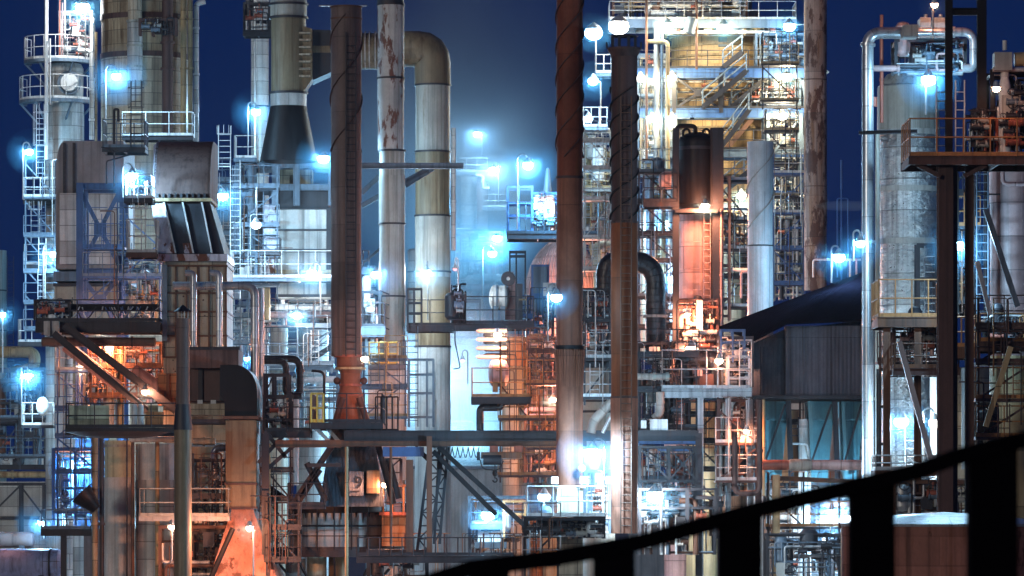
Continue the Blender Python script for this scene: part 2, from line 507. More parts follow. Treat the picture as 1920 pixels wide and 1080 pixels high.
def column(name, label, cat, x0, x1, y0, y1, d, m, bands=(), bandm='dark_steel', bw=.1, bp=.06, n=32, dome=0, segs=None, lad=None, ladm='dark_steel', strake=None, strm='dark_steel', top=None, group=None, open_top=True):
    """upright cylinder from pixel column x0 to x1; axis at distance d; y1 None = down to the ground.
    segs: [(y, mat)] changes of finish: each stretch is a part. strake: (y0, y1, turns, phase, starts)."""
    cx, r = X((x0+x1)/2, d), S(x1-x0, d)/2
    zt, zb = Z(y0, d), (0 if y1 is None else Z(y1, d))
    t = T(name, label, cat, (cx, d, zb), group)
    cuts = [(zt, m)] + [(Z(y, d), mm) for y, mm in (segs or [])]
    for i, (za, mm) in enumerate(cuts):
        zc = cuts[i+1][0] if i+1 < len(cuts) else zb
        prof = [(r, zc)]
        rg = random.Random(int(cx*7+zc*3+i)); z = zc
        while za - z > 2.4 and za - zc > 3:                      # lapped courses of sheet
            z += rg.choice((1.2, 1.8, 1.8, 2.4)); k = r + rg.choice((0, .012, .02))
            if za - z < .6: break
            prof += [(prof[-1][0], z), (k, z)]
        prof += [(prof[-1][0], za)]
        if i == 0 and dome:
            prof += [(r*math.cos(R(a)), za + dome*r*math.sin(R(a))) for a in (15, 30, 45, 60, 75, 89)]
        elif i == 0: prof += [(r*.93, za), (r*.93, za-.8), (.001, za-.8)]
        else: prof = [(a_+.004*i, b_) for a_, b_ in prof] + [(r*.9, za)]
        MB().lathe(cx, d, prof, n).build('shell', mm, t)
    for y in bands:
        z = Z(y, d)
        MB().lathe(cx, d, [(r-.01, z-bw/2), (r+bp, z-bw/2), (r+bp, z+bw/2), (r-.01, z+bw/2)], n).build('flange', bandm, t)
    if lad:
        ly0, ly1 = lad[0], lad[1]; lx = lad[2] if len(lad) > 2 else (x0+x1)/2
        ladder_mb(lx, ly0, ly1, d-r-.12, .42).build('ladder', ladm, t)
    if strake:
        sy0, sy1, turns, ph, starts = strake
        for k in range(starts):
            MB().helix(cx, d, r, Z(sy1, d), Z(sy0, d), turns, ph + 2*math.pi*k/starts, (.075), .04, int(40*max(1, turns))).build('strake', strm, t)
    return t

def pipe(label, pts, wpx, m='silver_pipe', name='pipe', cat='pipe', flanges=(), fm=None, r_b=None, n=14, group=None, capd=False):
    """pts: (px, py, d) corners; wpx: outside width in px at the first point; flanges: fractions of the length"""
    W = [P(*p) for p in pts]; r = S(wpx, pts[0][2])/2
    path = bend(W, r_b or r*2.6, 8)
    if flanges:
        t = T(name, label, cat, min(W, key=lambda v: v.z), group)
        MB().tube(path, r, n).build('run', m, t)
        L = [0]
        for a, b in zip(path, path[1:]): L.append(L[-1] + (b-a).length)
        for f in flanges:
            g = f*L[-1]; i = max(k for k in range(len(path)-1) if L[k] <= g)
            p = path[i].lerp(path[i+1], (g-L[i])/max(1e-6, L[i+1]-L[i])); q = (path[i+1]-path[i]).normalized()*.06
            MB().tube([p-q, p+q], r*1.28, n).build('flange', fm or m, t)
        return t
    return tag(MB().tube(path, r, n).build(name, m), label, cat, group)

def valve_mb(c, s=.3, wheel='x'):
    b = MB(); x, y, z = c
    b.tube([(x-s*.8, y, z), (x-s*.55, y, z)], s*.5, 10); b.tube([(x+s*.55, y, z), (x+s*.8, y, z)], s*.5, 10)
    b.tube([(x-s*.6, y, z), (x, y, z), (x+s*.6, y, z)], [s*.32, s*.42, s*.32], 10)
    b.tube([(x, y, z), (x, y, z+s*1.4)], s*.13, 6)
    return b
def wheel_mb(c, s=.3):
    b = MB(); x, y, z = c
    b.tube([(x + math.cos(R(a))*s*.6, y + math.sin(R(a))*s*.25, z+s*1.4 + math.sin(R(a))*s*.5) for a in range(0, 361, 30)], s*.07, 5)
    b.bar((x-s*.6, y, z+s*1.4), (x+s*.6, y, z+s*1.4), s*.06)
    return b

PIPEM = ['silver_pipe', 'galvanised', 'grey_paint', 'white_paint', 'rusty_beam', 'dark_steel', 'blue_grey_steel']
def piping(label, x0, x1, y0, y1, d, n, seed, dep=1.5, mats=None, rmax=.14, frame='dark_steel', valves=3, name='pipe_rack', boxes=1, grid=True):
    """a rack of process pipework: posts and beams with many bent runs, valves, small drums, junction boxes"""
    rg = random.Random(seed); mats = mats or PIPEM; n = int(n*1.5); valves = int(valves*1.4)
    xa, xb, za, zb = X(x0, d), X(x1, d), Z(y1, d), Z(y0, d)
    t = T(name, label, 'pipework', ((xa+xb)/2, d, za))
    if grid:
        b = MB()
        k = max(1, round((xb-xa)/2.6))
        for i in range(k+1):
            x = xa + (xb-xa)*i/k
            for yy in (d, d+dep): b.ibeam((x, yy, za), (x, yy, zb), .13, .13)
        q = max(1, round((zb-za)/2.2))
        for j in range(1, q+1):
            z = za + (zb-za)*j/q
            for yy in (d, d+dep): b.bar((xa, yy, z-.07), (xb, yy, z-.07), .09, .13)
            for i in range(k+1): b.bar((xa + (xb-xa)*i/k, d, z-.2), (xa + (xb-xa)*i/k, d+dep, z-.2), .09, .12)
        b.build('frame', frame, t)
    for i in range(n):
        r = rg.choice((.02, .025, .03, .035, .05, .05, .08, rmax)) ; m = rg.choice(mats)
        y = d + rg.uniform(-.25, dep+.3)
        k = rg.random()
        xs, xe = rg.uniform(xa, xb), rg.uniform(xa, xb); z0, z1 = rg.uniform(za, zb), rg.uniform(za, zb)
        if k < .34:
            pts = [(xs, y, za), (xs, y, zb - rg.random()*(zb-za)*.5)]
            if rg.random() < .6: pts += [(xe, y, pts[-1][2])]
            if len(pts) == 3 and rg.random() < .5: pts += [(xe, y, max(za, pts[-1][2]-rg.uniform(.5, 2)))]
        elif k < .62: pts = [(xa, y, z0), (xb, y, z0)] if rg.random() < .5 else [(xa, y, z0), (xs, y, z0), (xs, y, z1), (xb, y, z1)]
        elif k < .85: pts = [(xs, y, z0), (xs, y, z1), (xe, y, z1)]
        else: pts = [(xs, y, z0), (xe, y, z0), (xe, y, z1), (xs, y, z1)]
        MB().tube(bend(pts, max(.12, r*2.4), 5), r, 9).build('pipe', m, t)
    for i in range(valves):
        vc = (rg.uniform(xa+.3, xb-.3), d-.3, rg.uniform(za+.2, zb-.4)); sz = rg.uniform(.16, .3)
        vv = valve_mb(vc, sz).build('valve', rg.choice(['dark_steel', 'grey_paint', 'red_lead', 'blue_grey_steel']), t)
        wheel_mb(vc, sz).build('handwheel', 'dark_steel', vv)
    for i in range(boxes):
        x, z = rg.uniform(xa, xb-.5), rg.uniform(za, zb-.6)
        if rg.random() < .5: MB().box(x, x+rg.uniform(.25, .6), d-.25, d-.05, z, z+rg.uniform(.3, .7)).build('junction_box', rg.choice(['grey_paint', 'white_paint', 'dark_steel']), t)
        else:
            rr = rg.uniform(.2, .38); h = rg.uniform(.7, 1.5)
            MB().lathe(x, d+.2, [(.001, z), (rr*.7, z+.06), (rr, z+.2), (rr, z+h-.2), (rr*.7, z+h-.06), (.001, z+h)], 16).build('drum', rg.choice(mats), t)
    return t

def frame(label, xs, ys, d, dep=2.2, m='dark_steel', w=.26, bot=None, braces=(), name='steelwork', top=None):
    """braced steelwork: posts at pixel columns xs, beams at rows ys. braces: (i, j, kind) bay i between posts, j between beams; kind x / or \\"""
    zb = 0 if bot is None else Z(bot, d); zt = Z(top if top is not None else min(ys), d)
    t = T(name, label, 'steelwork', (X(sum(xs)/len(xs), d), d+dep/2, zb))
    for x in xs:
        for yy in (d, d+dep): MB().ibeam((X(x, d), yy, zb), (X(x, d), yy, zt), w, w).build('post', m, t)
    for y in ys:
        for yy in (d, d+dep):
            MB().ibeam((X(xs[0], d), yy, Z(y, d)-w/2), (X(xs[-1], d), yy, Z(y, d)-w/2), w*.7, w*.95).build('beam', m, t)
    for i, j, k in braces:
        xa, xb, z1, z0 = X(xs[i], d), X(xs[i+1], d), Z(ys[j], d)-w, Z((list(ys)+[bot or ys[-1]+80])[j+1], d)
        if k in 'x/': MB().bar((xa, d-.03, z0), (xb, d-.03, z1), .05, w*.62).build('brace', m, t)
        if k in 'x\\': MB().bar((xa, d+.03, z1), (xb, d+.03, z0), .05, w*.62).build('brace', m, t)
        if k == 'x': MB().box((xa+xb)/2-w*.9, (xa+xb)/2+w*.9, d-.07, d+.07, (z0+z1)/2-w*.9, (z0+z1)/2+w*.9).build('gusset', m, t)
    return t

def stairs(label, xa, ya, xb, yb, d, wd=.9, m='dark_steel', rail='blue_grey_steel'):
    a, c = P(xa, ya, d), P(xb, yb, d)
    t = T('stair_flight', label, 'stairs', min(a, c, key=lambda v: v.z))
    for o in (0, wd): MB().bar(a + V((0, o, 0)), c + V((0, o, 0)), .05, .26).build('stringer', m, t)
    b = MB(); n = max(3, int(abs(c.z-a.z)/.22))
    for i in range(n+1):
        p = a.lerp(c, i/n); b.box(p.x-.14, p.x+.14, d+.03, d+wd-.03, p.z-.02, p.z+.02)
    b.build('treads', m, t)
    b = MB()
    for o in (0, wd):
        u = V((0, o, .95)); b.tube([a+u, c+u], .026, 6); b.tube([a+u*1-V((0, 0, .45)), c+u-V((0, 0, .45))], .022, 6)
        k = max(2, int((c-a).length/1.4))
        for i in range(k+1):
            p = a.lerp(c, i/k) + V((0, o, 0)); b.tube([p, p+V((0, 0, .95))], .024, 6)
    b.build('handrail', rail, t)
    return t

def drum(name, label, cat, c, r, L, m, axis='x', bands=(), bandm='dark_steel', saddle=None, dish=.35):
    """horizontal vessel; c = centre of its near/left end"""
    t = T(name, label, cat, (c[0], c[1], c[2]-r))
    pr = [(.001, -dish*r), (r*.5, -dish*r*.86), (r*.86, -dish*r*.45), (r, 0), (r, L), (r*.86, L+dish*r*.45), (r*.5, L+dish*r*.86), (.001, L+dish*r)]
    MB().lathe(0, 0, pr, 28, axis=axis, org=c).build('shell', m, t)
    for f in bands:
        MB().lathe(0, 0, [(r-.01, L*f-.04), (r+.04, L*f-.04), (r+.04, L*f+.04), (r-.01, L*f+.04)], 28, axis=axis, org=c).build('band', bandm, t)
    if saddle is not None:
        for f in (.2, .8):
            if axis == 'x': MB().box(c[0]+L*f-.12, c[0]+L*f+.12, c[1]-r*.7, c[1]+r*.7, saddle, c[2]-r*.6).build('saddle', bandm, t)
            else: MB().box(c[0]-r*.7, c[0]+r*.7, c[1]+L*f-.12, c[1]+L*f+.12, saddle, c[2]-r*.6).build('saddle', bandm, t)
    return t
def boxthing(name, label, cat, x0, x1, y0, y1, d, dep, m, parts=()):
    t = T(name, label, cat, (X((x0+x1)/2, d), d+dep/2, Z(y1, d)))
    MB().box(X(x0, d), X(x1, d), d, d+dep, Z(y1, d), Z(y0, d)).build('body', m, t)
    for nm, a0, a1, b0, b1, pr, mm in parts:
        MB().box(X(a0, d), X(a1, d), d-pr, d+.002, Z(b1, d), Z(b0, d)).build(nm, mm, t)
    return t

def scaffold(label, x0, x1, y0, y1, d, seed, dep=1.3, m='dark_steel', rail='galvanised', step=62, r=.03):
    """light access steelwork: slender posts, short landings with rails, ladders, thin diagonals and conduits"""
    rg = random.Random(seed)
    xa, xb, za, zb = X(x0, d), X(x1, d), Z(y1, d), Z(y0, d)
    t = T('access_tower', label, 'steelwork', ((xa+xb)/2, d, za))
    k = max(1, round((xb-xa)/1.7)); xs = [xa + (xb-xa)*i/k for i in range(k+1)]
    for x in xs:
        MB().bar((x, d+rg.uniform(-.05, .05), za), (x, d, zb), .08, .08).build('post', m, t)
    h = S(step, d); z = za + h*rg.uniform(.2, .6); j = 0
    while z < zb - .4:
        i0 = rg.randrange(0, k); i1 = rg.randrange(i0+1, k+1)
        if rg.random() < .5: i0, i1 = 0, k
        b = MB().box(xs[i0]-.1, xs[i1]+.1, d-.15, d+dep, z-.1, z); b.build('landing', m, t)
        b = MB(); rails(b, [(xs[i0]-.1, d-.12, z), (xs[i1]+.1, d-.12, z)], 1.05, r*.8, .9); b.build('railing', rg.choice([rail, m]), t)
        if z + h < zb:
            lx = rg.uniform(xs[0]+.2, xs[-1]-.2); b = MB()
            for s_ in (-.2, .2): b.tube([(lx+s_, d-.25, z), (lx+s_, d-.25, z+h)], .022, 5)
            for q in range(1, int(h/.3)): b.tube([(lx-.2, d-.25, z+q*.3), (lx+.2, d-.25, z+q*.3)], .016, 5, False)
            b.build('ladder', rg.choice([rail, m]), t)
            i = rg.randrange(0, k); e = rg.random() < .5
            MB().bar((xs[i], d, z if e else z+h), (xs[i+1], d, z+h if e else z), .05, .07).build('brace', m, t)
        z += h*rg.uniform(.8, 1.2); j += 1
    for q in range(int(4 + (xb-xa)*2)):
        x = rg.uniform(xa, xb); z0 = rg.uniform(za, zb-.8); z1 = min(zb, z0 + rg.uniform(1, 5)); x2 = x + rg.uniform(-1, 1)
        MB().tube(bend([(x, d-.3, z0), (x, d-.3, z1), (x2, d-.3, z1)], .15, 4), rg.choice((.014, .02, .03)), 6).build('conduit', rg.choice([m, rail, 'cable', 'rusty_beam']), t)
    return t
# ================================================================ ground
gm = MB().add([(-900, -60, 0), (900, -60, 0), (900, 2500, 0), (-900, 2500, 0)], [(0, 1, 2, 3)]).build('ground', 'concrete', org=(0, 0, 0)); gm['kind'] = 'structure'
rm = MB().add([(-200, 60, .004), (200, 60, .004), (200, 100, .004), (-200, 100, .004)], [(0, 1, 2, 3)]).build('road', 'asphalt', org=(0, 80, .004)); rm['kind'] = 'structure'

# ================================================================ left: slim tower, cream column
column('process_tower', 'slim pale clad tower at the far left with round manhole and stacked platforms', 'tower', 86, 157, 196, None, 236, 'pale_cladding', dome=0)
t = T('tower_head', 'wide pale drum with round manhole cover on top of slim tower', 'vessel', P(122, 196, 236))
xx, rr = X(122, 236), S(68, 236)/2
MB().lathe(xx, 236, [(rr, Z(196, 236)), (rr*1.02, Z(130, 236)), (rr*.9, Z(121, 236)), (rr*.5, Z(116, 236)), (.001, Z(114, 236))], 28).build('shell', 'pale_cladding', t)
c = P(130, 155, 236-rr-.12)
MB().lathe(0, 0, [(.001, -.2), (.46, -.2), (.5, -.1), (.5, .5)], 24, axis='y', org=c).build('manhole_cover', 'white_paint', t)
MB().lathe(0, 0, [(.52, -.1), (.66, -.1), (.66, .1), (.52, .1)], 24, axis='y', org=c).build('flange', 'blue_grey_steel', t)
rc = S(70, 236)/2
ringdeck('upper round platform with white railing on slim pale tower', 111, 132, 115, 236, rc*.2, 'white_paint', 'blue_grey_steel', h=1.28)
ringdeck('manhole level round platform with yellowish railing on slim tower', 107, 142, 190, 236, rc, 'white_paint', 'blue_grey_steel', h=1.3)
platform('small left platform with white railing halfway up slim tower', 43, 104, 375, 234, 1.2, rail='white_paint', px_h=40, sp=.6)
platform('small left platform beside gooseneck lamp on slim tower', 44, 100, 496, 234, 1.2, rail='galvanised', px_h=38, sp=.8)
platform('lowest small white railed platform on slim tower above pipe bend', 33, 86, 641, 234, 1.2, rail='white_paint', px_h=42, sp=.7)
ladder('caged ladder on left face of slim tower below manhole platform', 76, 196, 335, 233.6, cage=True)
ladder('caged ladder on slim tower below gooseneck lamp platform', 66, 378, 455, 233.6, cage=True)
pipe('tall white riser pipe standing left of slim tower top', [(87, 300, 233.5), (87, -12, 233.5)], 7, 'white_paint', name='riser_pipe')
pipe('thin galvanised riser beside the manhole platform', [(94, 196, 233.3), (94, 72, 233.3)], 3, 'galvanised', name='riser_pipe')
piping('bright cluster of valves and vent pipes on slim tower top', 112, 172, 20, 113, 235, 16, 5, 1.2, ['white_paint', 'galvanised', 'silver_pipe', 'pink_lit_cladding'], .16, 'galvanised', 7, name='valve_cluster')
for i, (x, y) in enumerate(((112, 0), (117, 5), (122, -8))):
    pipe(['leftmost', 'middle', 'rightmost'][i] + ' of three thin pink lit vent pipes above slim tower', [(x, 112, 234.2+i*.2), (x, y, 234.2+i*.2)], 3, ['red_lead', 'pink_lit_cladding', 'white_paint'][i], name='vent_pipe')
pipe('white downcomer with bend on right side of slim tower', [(146, 95, 233), (172, 95, 233), (172, 262, 233)], 9, 'pale_cladding', flanges=(.5, .8))
pipe('dark thin downcomer between slim tower and cream column', [(180, 60, 232), (180, 265, 232)], 5, 'brown_cladding')

column('clad_column', 'broad cream clad column with rust stained panels and dark bands', 'column', 190, 352, -30, None, 230, 'brown_cladding', bands=(36, 108), bandm='dark_rust_stack', bw=.28, bp=.07, segs=[(108, 'cream_cladding')])
t = T('downcomer', 'white vertical duct running down the broad cream column', 'duct', P(253, 156, 227))
yy = 230 - S(162, 230)/2 - .2
MB().lathe(X(253, yy), yy, [(S(14.5, yy), Z(156, yy)), (S(14.5, yy), Z(43, yy))], 20).build('lower_run', 'pale_cladding', t)
MB().lathe(X(253, yy), yy, [(S(13.2, yy), Z(40, yy)), (S(13.2, yy), Z(-30, yy))], 20).build('upper_run', 'cream_cladding', t)
for y in (40, 86, 125, 154): MB().lathe(X(253, yy), yy, [(S(13, yy), Z(y, yy)-.06), (S(16, yy), Z(y, yy)-.06), (S(16, yy), Z(y, yy)+.06), (S(13, yy), Z(y, yy)+.06)], 20).build('band', 'duct_grey', t)
pipe('dark vertical pipe down the face of broad cream column', [(314, 260, 226.5), (314, -30, 226.5)], 21, 'dark_rust_stack', name='riser_pipe', flanges=(.45, .62))
for i, (x, w_, m_, l_) in enumerate(((344, 11, 'tan_paint', 'tan riser pipe nearest the broad cream column'), (357, 9, 'tan_paint', 'brownish riser between tan and white risers'), (368, 10, 'pale_cladding', 'pale outermost riser on right edge of cream column'))):
    pipe(l_, [(x, 300, 228.5), (x, -30 if i < 2 else 6, 228.5)] + ([(385, 3, 228.5)] if i == 2 else []), w_, m_, name='riser_pipe', flanges=(.52, .8))
piping('dark valves and brackets on the band of cream column', 262, 330, 34, 66, 226, 7, 9, .5, ['dark_rust_stack', 'dark_steel'], .08, 'dark_rust_stack', 4, name='valve_cluster')

platform('white railed platform in front of broad cream column', 228, 362, 254, 214, 1.6, rail='white_paint', px_h=44, sp=1.1)
platform('dark lower platform with blue lit railing left of hood', 191, 272, 276, 196, 2.0, rail='blue_grey_steel', px_h=52, sp=.55, back=True)
ladder('dark caged ladder rising past lower platform beside hood', 256, 152, 276, 195.8, 'dark_steel', True, .5)
pipe('curly dark vent standing on lower dark platform', [(214, 270, 195), (214, 205, 195), (222, 205, 195), (222, 228, 195)], 5, 'dark_steel', name='vent_pipe')

# big rounded duct housing with bolted flanges
t = T('duct_housing', 'big grey round shouldered duct housing with vertical bolted seams', 'duct', P(166, 520, 205))
pl = [(104, 505)] + [(104 + 17*(1-math.cos(R(a))), 330 - 66*math.sin(R(a))) for a in range(0, 91, 10)] + [(232, 264), (232, 505)]
MB().prism([(X(a, 205), Z(b, 205)) for a, b in pl], 205, 211, True).build('housing', 'housing_grey', t)
for x in (121, 139):
    b = MB(); b.box(X(x-2.5, 205), X(x+2.5, 205), 204.9, 205.01, Z(400, 205), Z(268, 205))
    for y in range(272, 400, 9): b.box(X(x-1.6, 205), X(x+1.6, 205), 204.82, 204.9, Z(y+3, 205), Z(y, 205))
    b.build('bolted_seam', 'dark_steel', t)
MB().box(X(112, 204.8), X(222, 204.8), 204.8, 205.01, Z(495, 204.8), Z(362, 204.8)).build('access_panel', 'pale_cladding', t)
MB().box(X(100, 204.5), X(234, 204.5), 204.5, 211.3, Z(527, 204.5), Z(509, 204.5)).build('ledge', 'blue_grey_steel', t)
boxthing('plate_housing', 'pale rust speckled plate housing under the round shouldered duct', 'housing', 102, 226, 531, 800, 205, 5, 'rusty_panel', [('flange', 100, 228, 531, 537, .12, 'dark_steel'), ('flange', 100, 228, 600, 606, .12, 'dark_steel')])

frame('blue braced steel tower in front of grey duct housing', [150, 226], [343, 503, 612], 196, 2.2, 'blue_steel', .32, 960, [(0, 0, 'x'), (0, 1, 'x')])
frame('slender blue steelwork lit from below at left', [146, 168, 192], [640, 735, 830, 940], 194, 2, 'blue_steel', .2, 1000, [(0, 0, 'x'), (1, 1, '/'), (0, 2, 'x')])

# cyan lit stair cage beside the hood
platform('narrow dark platform at cyan lamp left of hood', 232, 286, 371, 183.6, 1.4, rail='white_paint', px_h=44, sp=.5)
platform('small dark platform under striped hood skirt', 236, 294, 473, 183.8, 1.5, rail='galvanised', px_h=62, sp=.8, m='dark_rust_stack')
ladder('white caged ladder between the cyan lamp and hood', 262, 340, 470, 184.2, 'white_paint', True, .5)
ladder('pale ladder behind blue steel tower bracing', 232, 380, 600, 193, 'galvanised', False)
piping('bluish maze of small pipes behind dark platform', 226, 306, 480, 606, 193, 20, 21, 1.5, ['blue_grey_steel', 'galvanised', 'rusty_beam', 'tan_paint', 'silver_pipe'], .12, 'blue_steel', 5)
pipe('thin dark pipe loop hanging under blue lit railing', [(200, 345, 194), (200, 302, 194), (244, 290, 194)], 3, 'dark_steel')
pipe('second thin dark pipe loop nearer the cyan lamp', [(214, 350, 193.6), (214, 282, 193.6), (190, 276, 193.6)], 3, 'dark_steel')
piping('cyan lit small pipes between ladder cage and hood', 236, 288, 330, 372, 192, 9, 23, .8, ['white_paint', 'galvanised', 'red_lead'], .08, 'blue_grey_steel', 3)

# hood, striped skirt and panel box
H = 186
t = T('exhaust_hood', 'big curved brown steel hood with rusty edge above striped skirt', 'hood', P(340, 376, H))
x0, x1 = X(288, H), X(392, H); zt, zb = Z(256, H), Z(371, H); rh = zt-zb
arc = [(H + 2.7 - 2.7*math.sin(R(a)), zb + rh*math.cos(R(a))) for a in range(0, 91, 6)]
b = MB()
for i in range(len(arc)-1):
    (ya, za), (yb, zb2) = arc[i], arc[i+1]
    b.add([(x0, ya, za), (x1, ya, za), (x1, yb, zb2), (x0, yb, zb2)], [(3, 2, 1, 0)], None, True)
b.add([(x0, H+5, zt), (x1, H+5, zt), (x1, H+2.7, zt), (x0, H+2.7, zt)], [(0, 3, 2, 1)])
b.build('curved_sheet', 'hood_steel', t)
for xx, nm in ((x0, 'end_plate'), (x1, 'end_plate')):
    MB().prismx([(y, z) for y, z in arc] + [(H+5, zb), (H+5, zt)], xx-.04 if xx == x0 else xx-.08, xx+.08 if xx == x0 else xx+.04).build(nm, 'hood_lit_white' if xx == x0 else 'hood_steel', t)  # left plate carries the lit tone, right plate the dark one
o = [(X(274, H), H+1.5, z) for z in (zb-.1, zt)]
MB().hexa([(X(291, H), H-.1, zb-.05), (X(293, H), H+.2, zb-.05), (X(276, H), H+3.2, zb-.05), (X(274, H), H+3, zb-.05)], [(X(289, H), H+2.4, zt), (X(291, H), H+2.6, zt), (X(274, H), H+4.5, zt), (X(272, H), H+4.4, zt)]).build('side_plate', 'hood_lit_white', t)
MB().box(X(284, H), X(397, H), H-.22, H+4, Z(378, H), Z(372, H)).build('flange', 'tan_paint', t)
b = MB()
for i in range(9): b.box(X(296+i*11, H)-.05, X(296+i*11, H)+.05, H-.16, H-.02, Z(371, H), Z(363, H))
b.build('bolts', 'dark_steel', t)
t = T('hood_skirt', 'dark sloping hood skirt with three bright upright ribs', 'hood', P(355, 476, H))
D2 = H-1.0
b = MB(); b.hexa([(X(296, D2), D2, Z(476, D2)), (X(421, D2), D2, Z(476, D2)), (X(421, D2), H+4, Z(476, D2)), (X(296, D2), H+4, Z(476, D2))],
                 [(X(284, H), H, Z(379, H)), (X(393, H), H, Z(379, H)), (X(393, H), H+4, Z(379, H)), (X(284, H), H+4, Z(379, H))])
b.build('skirt', 'dark_steel', t)
b = MB(); b.hexa([(X(296, D2), D2-.02, Z(475, D2)), (X(330, D2), D2-.02, Z(475, D2)), (X(330, D2), D2+.03, Z(475, D2)), (X(296, D2), D2+.03, Z(475, D2))],
                 [(X(284, H), H-.03, Z(380, H)), (X(308, H), H-.03, Z(380, H)), (X(308, H), H+.03, Z(380, H)), (X(284, H), H+.03, Z(380, H))])
b.hexa([(X(346, D2), D2-.02, Z(475, D2)), (X(362, D2), D2-.02, Z(475, D2)), (X(362, D2), D2+.03, Z(475, D2)), (X(346, D2), D2+.03, Z(475, D2))],
       [(X(329, H), H-.03, Z(392, H)), (X(343, H), H-.03, Z(392, H)), (X(343, H), H+.03, Z(392, H)), (X(329, H), H+.03, Z(392, H))])
b.build('pale_stripe', 'hood_lit_white', t)
for xt, xb in ((308, 330), (343, 363), (379, 398)):
    MB().hexa([(X(xb-1.4, D2), D2-.28, Z(475, D2)), (X(xb+1.4, D2), D2-.28, Z(475, D2)), (X(xb+1.4, D2), D2+.02, Z(475, D2)), (X(xb-1.4, D2), D2+.02, Z(475, D2))],
              [(X(xt-1.4, H), H-.28, Z(380, H)), (X(xt+1.4, H), H-.28, Z(380, H)), (X(xt+1.4, H), H+.02, Z(380, H)), (X(xt-1.4, H), H+.02, Z(380, H))]).build('rib', 'white_paint', t)
t = T('panel_duct', 'tall square duct of rust spotted tan panels under the hood', 'duct', P(362, 700, H))
MB().box(X(306, D2), X(425, D2), D2, D2+4.2, Z(830, D2), Z(490, D2)).build('casing', 'rusty_panel', t)
MB().box(X(296, D2), X(427, D2), D2-.25, D2+4.4, Z(490, D2), Z(477, D2)).build('top_frame', 'hood_lit_white', t)
for y in (497, 548, 583, 628, 668): MB().box(X(304, D2), X(427, D2), D2-.12, D2+4.3, Z(y+3, D2), Z(y, D2)).build('stiffener', 'rusty_beam', t)
for x in (306, 330, 350, 371, 392, 424): MB().box(X(x-1.5, D2), X(x+1.5, D2), D2-.09, D2+.01, Z(668, D2), Z(500, D2)).build('stiffener', 'rusty_beam', t)
MB().box(X(305, D2), X(314, D2), D2-.25, D2-.12, Z(640, D2), Z(497, D2)).build('corner_angle', 'blue_grey_steel', t)

# silver pipes in front of the panel duct
for i, (xa, xb) in enumerate(((352, 363), (398, 411))):
    pipe(('left' if i == 0 else 'right') + ' one of two silver stand pipes with bent heads before the panel duct', [(xa-5, 512, 181.5), (xb, 512, 181.5), (xb, 655, 181.5)], 12, 'silver_pipe', name='stand_pipe', flanges=(.97,), r_b=.3)
pipe('long silver header pipe bending down beside panel duct', [(324, 536, 182), (478, 536, 182), (478, 905, 182)], 16, 'silver_pipe', name='header_pipe', flanges=(.5, .75))
pipe('second silver downcomer right beside the header pipe', [(489, 540, 182.6), (489, 960, 182.6)], 13, 'silver_pipe', name='downcomer', flanges=(.2, .5, .8))

# box, black elbow duct and flared base
boxthing('steel_plenum', 'dull steel plenum box carrying the two silver stand pipes', 'duct', 355, 447, 655, 690, 181, 3, 'hood_steel', [('flange', 352, 450, 650, 656, .08, 'dark_steel')])
boxthing('ribbed_box', 'purple brown ribbed box under the steel plenum', 'duct', 338, 428, 690, 752, 181.5, 3, 'hood_steel', [('rib', 372, 380, 691, 751, .1, 'dark_steel'), ('rib', 412, 420, 691, 751, .1, 'dark_steel')])
boxthing('bearing_beam', 'long pale stained beam under the ribbed box', 'beam', 353, 425, 757, 778, 180.5, 3, 'cream_cladding', [('foot', 370, 380, 750, 757, .01, 'white_paint'), ('foot', 395, 405, 750, 757, .01, 'white_paint')])
t = T('elbow_duct', 'black rectangular elbow duct turning down over rusty shaft', 'duct', P(450, 782, 178))
pl = [(413, 684)] + [(440 + 42*math.sin(R(a)), 734 - 50*math.cos(R(a))) for a in range(0, 91, 9)] + [(482, 782), (421, 782), (421, 752), (413, 742)]
MB().prism([(X(a, 178), Z(b, 178)) for a, b in pl], 178, 181, True).build('elbow', 'black_steel', t)
MB().box(X(418, 177.8), X(484, 177.8), 177.8, 181.2, Z(786, 177.8), Z(780, 177.8)).build('flange', 'rusty_beam', t)
t = T('rust_shaft', 'square rusty shaft below black elbow duct', 'duct', P(450, 950, 178))
MB().box(X(423, 178), X(480, 178), 178, 181, Z(953, 178), Z(788, 178)).build('shaft', 'duct_tan', t)
for y in (905, 950): MB().box(X(421, 177.9), X(482, 177.9), 177.9, 181.1, Z(y+4, 178), Z(y, 178)).build('flange', 'dark_rust_stack', t)
b = MB(); b.hexa([(X(385, 178), 176, Z(1125, 178)), (X(540, 178), 176, Z(1125, 178)), (X(540, 178), 183, Z(1125, 178)), (X(385, 178), 183, Z(1125, 178))],
                 [(X(434, 178), 178.2, Z(955, 178)), (X(474, 178), 178.2, Z(955, 178)), (X(474, 178), 181, Z(955, 178)), (X(434, 178), 181, Z(955, 178))])
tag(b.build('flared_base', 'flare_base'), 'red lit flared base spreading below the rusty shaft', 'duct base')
pipe('dark slanted strut left of red lit flared base', [(437, 990, 175.5), (395, 1085, 175.5)], 10, 'black_steel', name='strut')

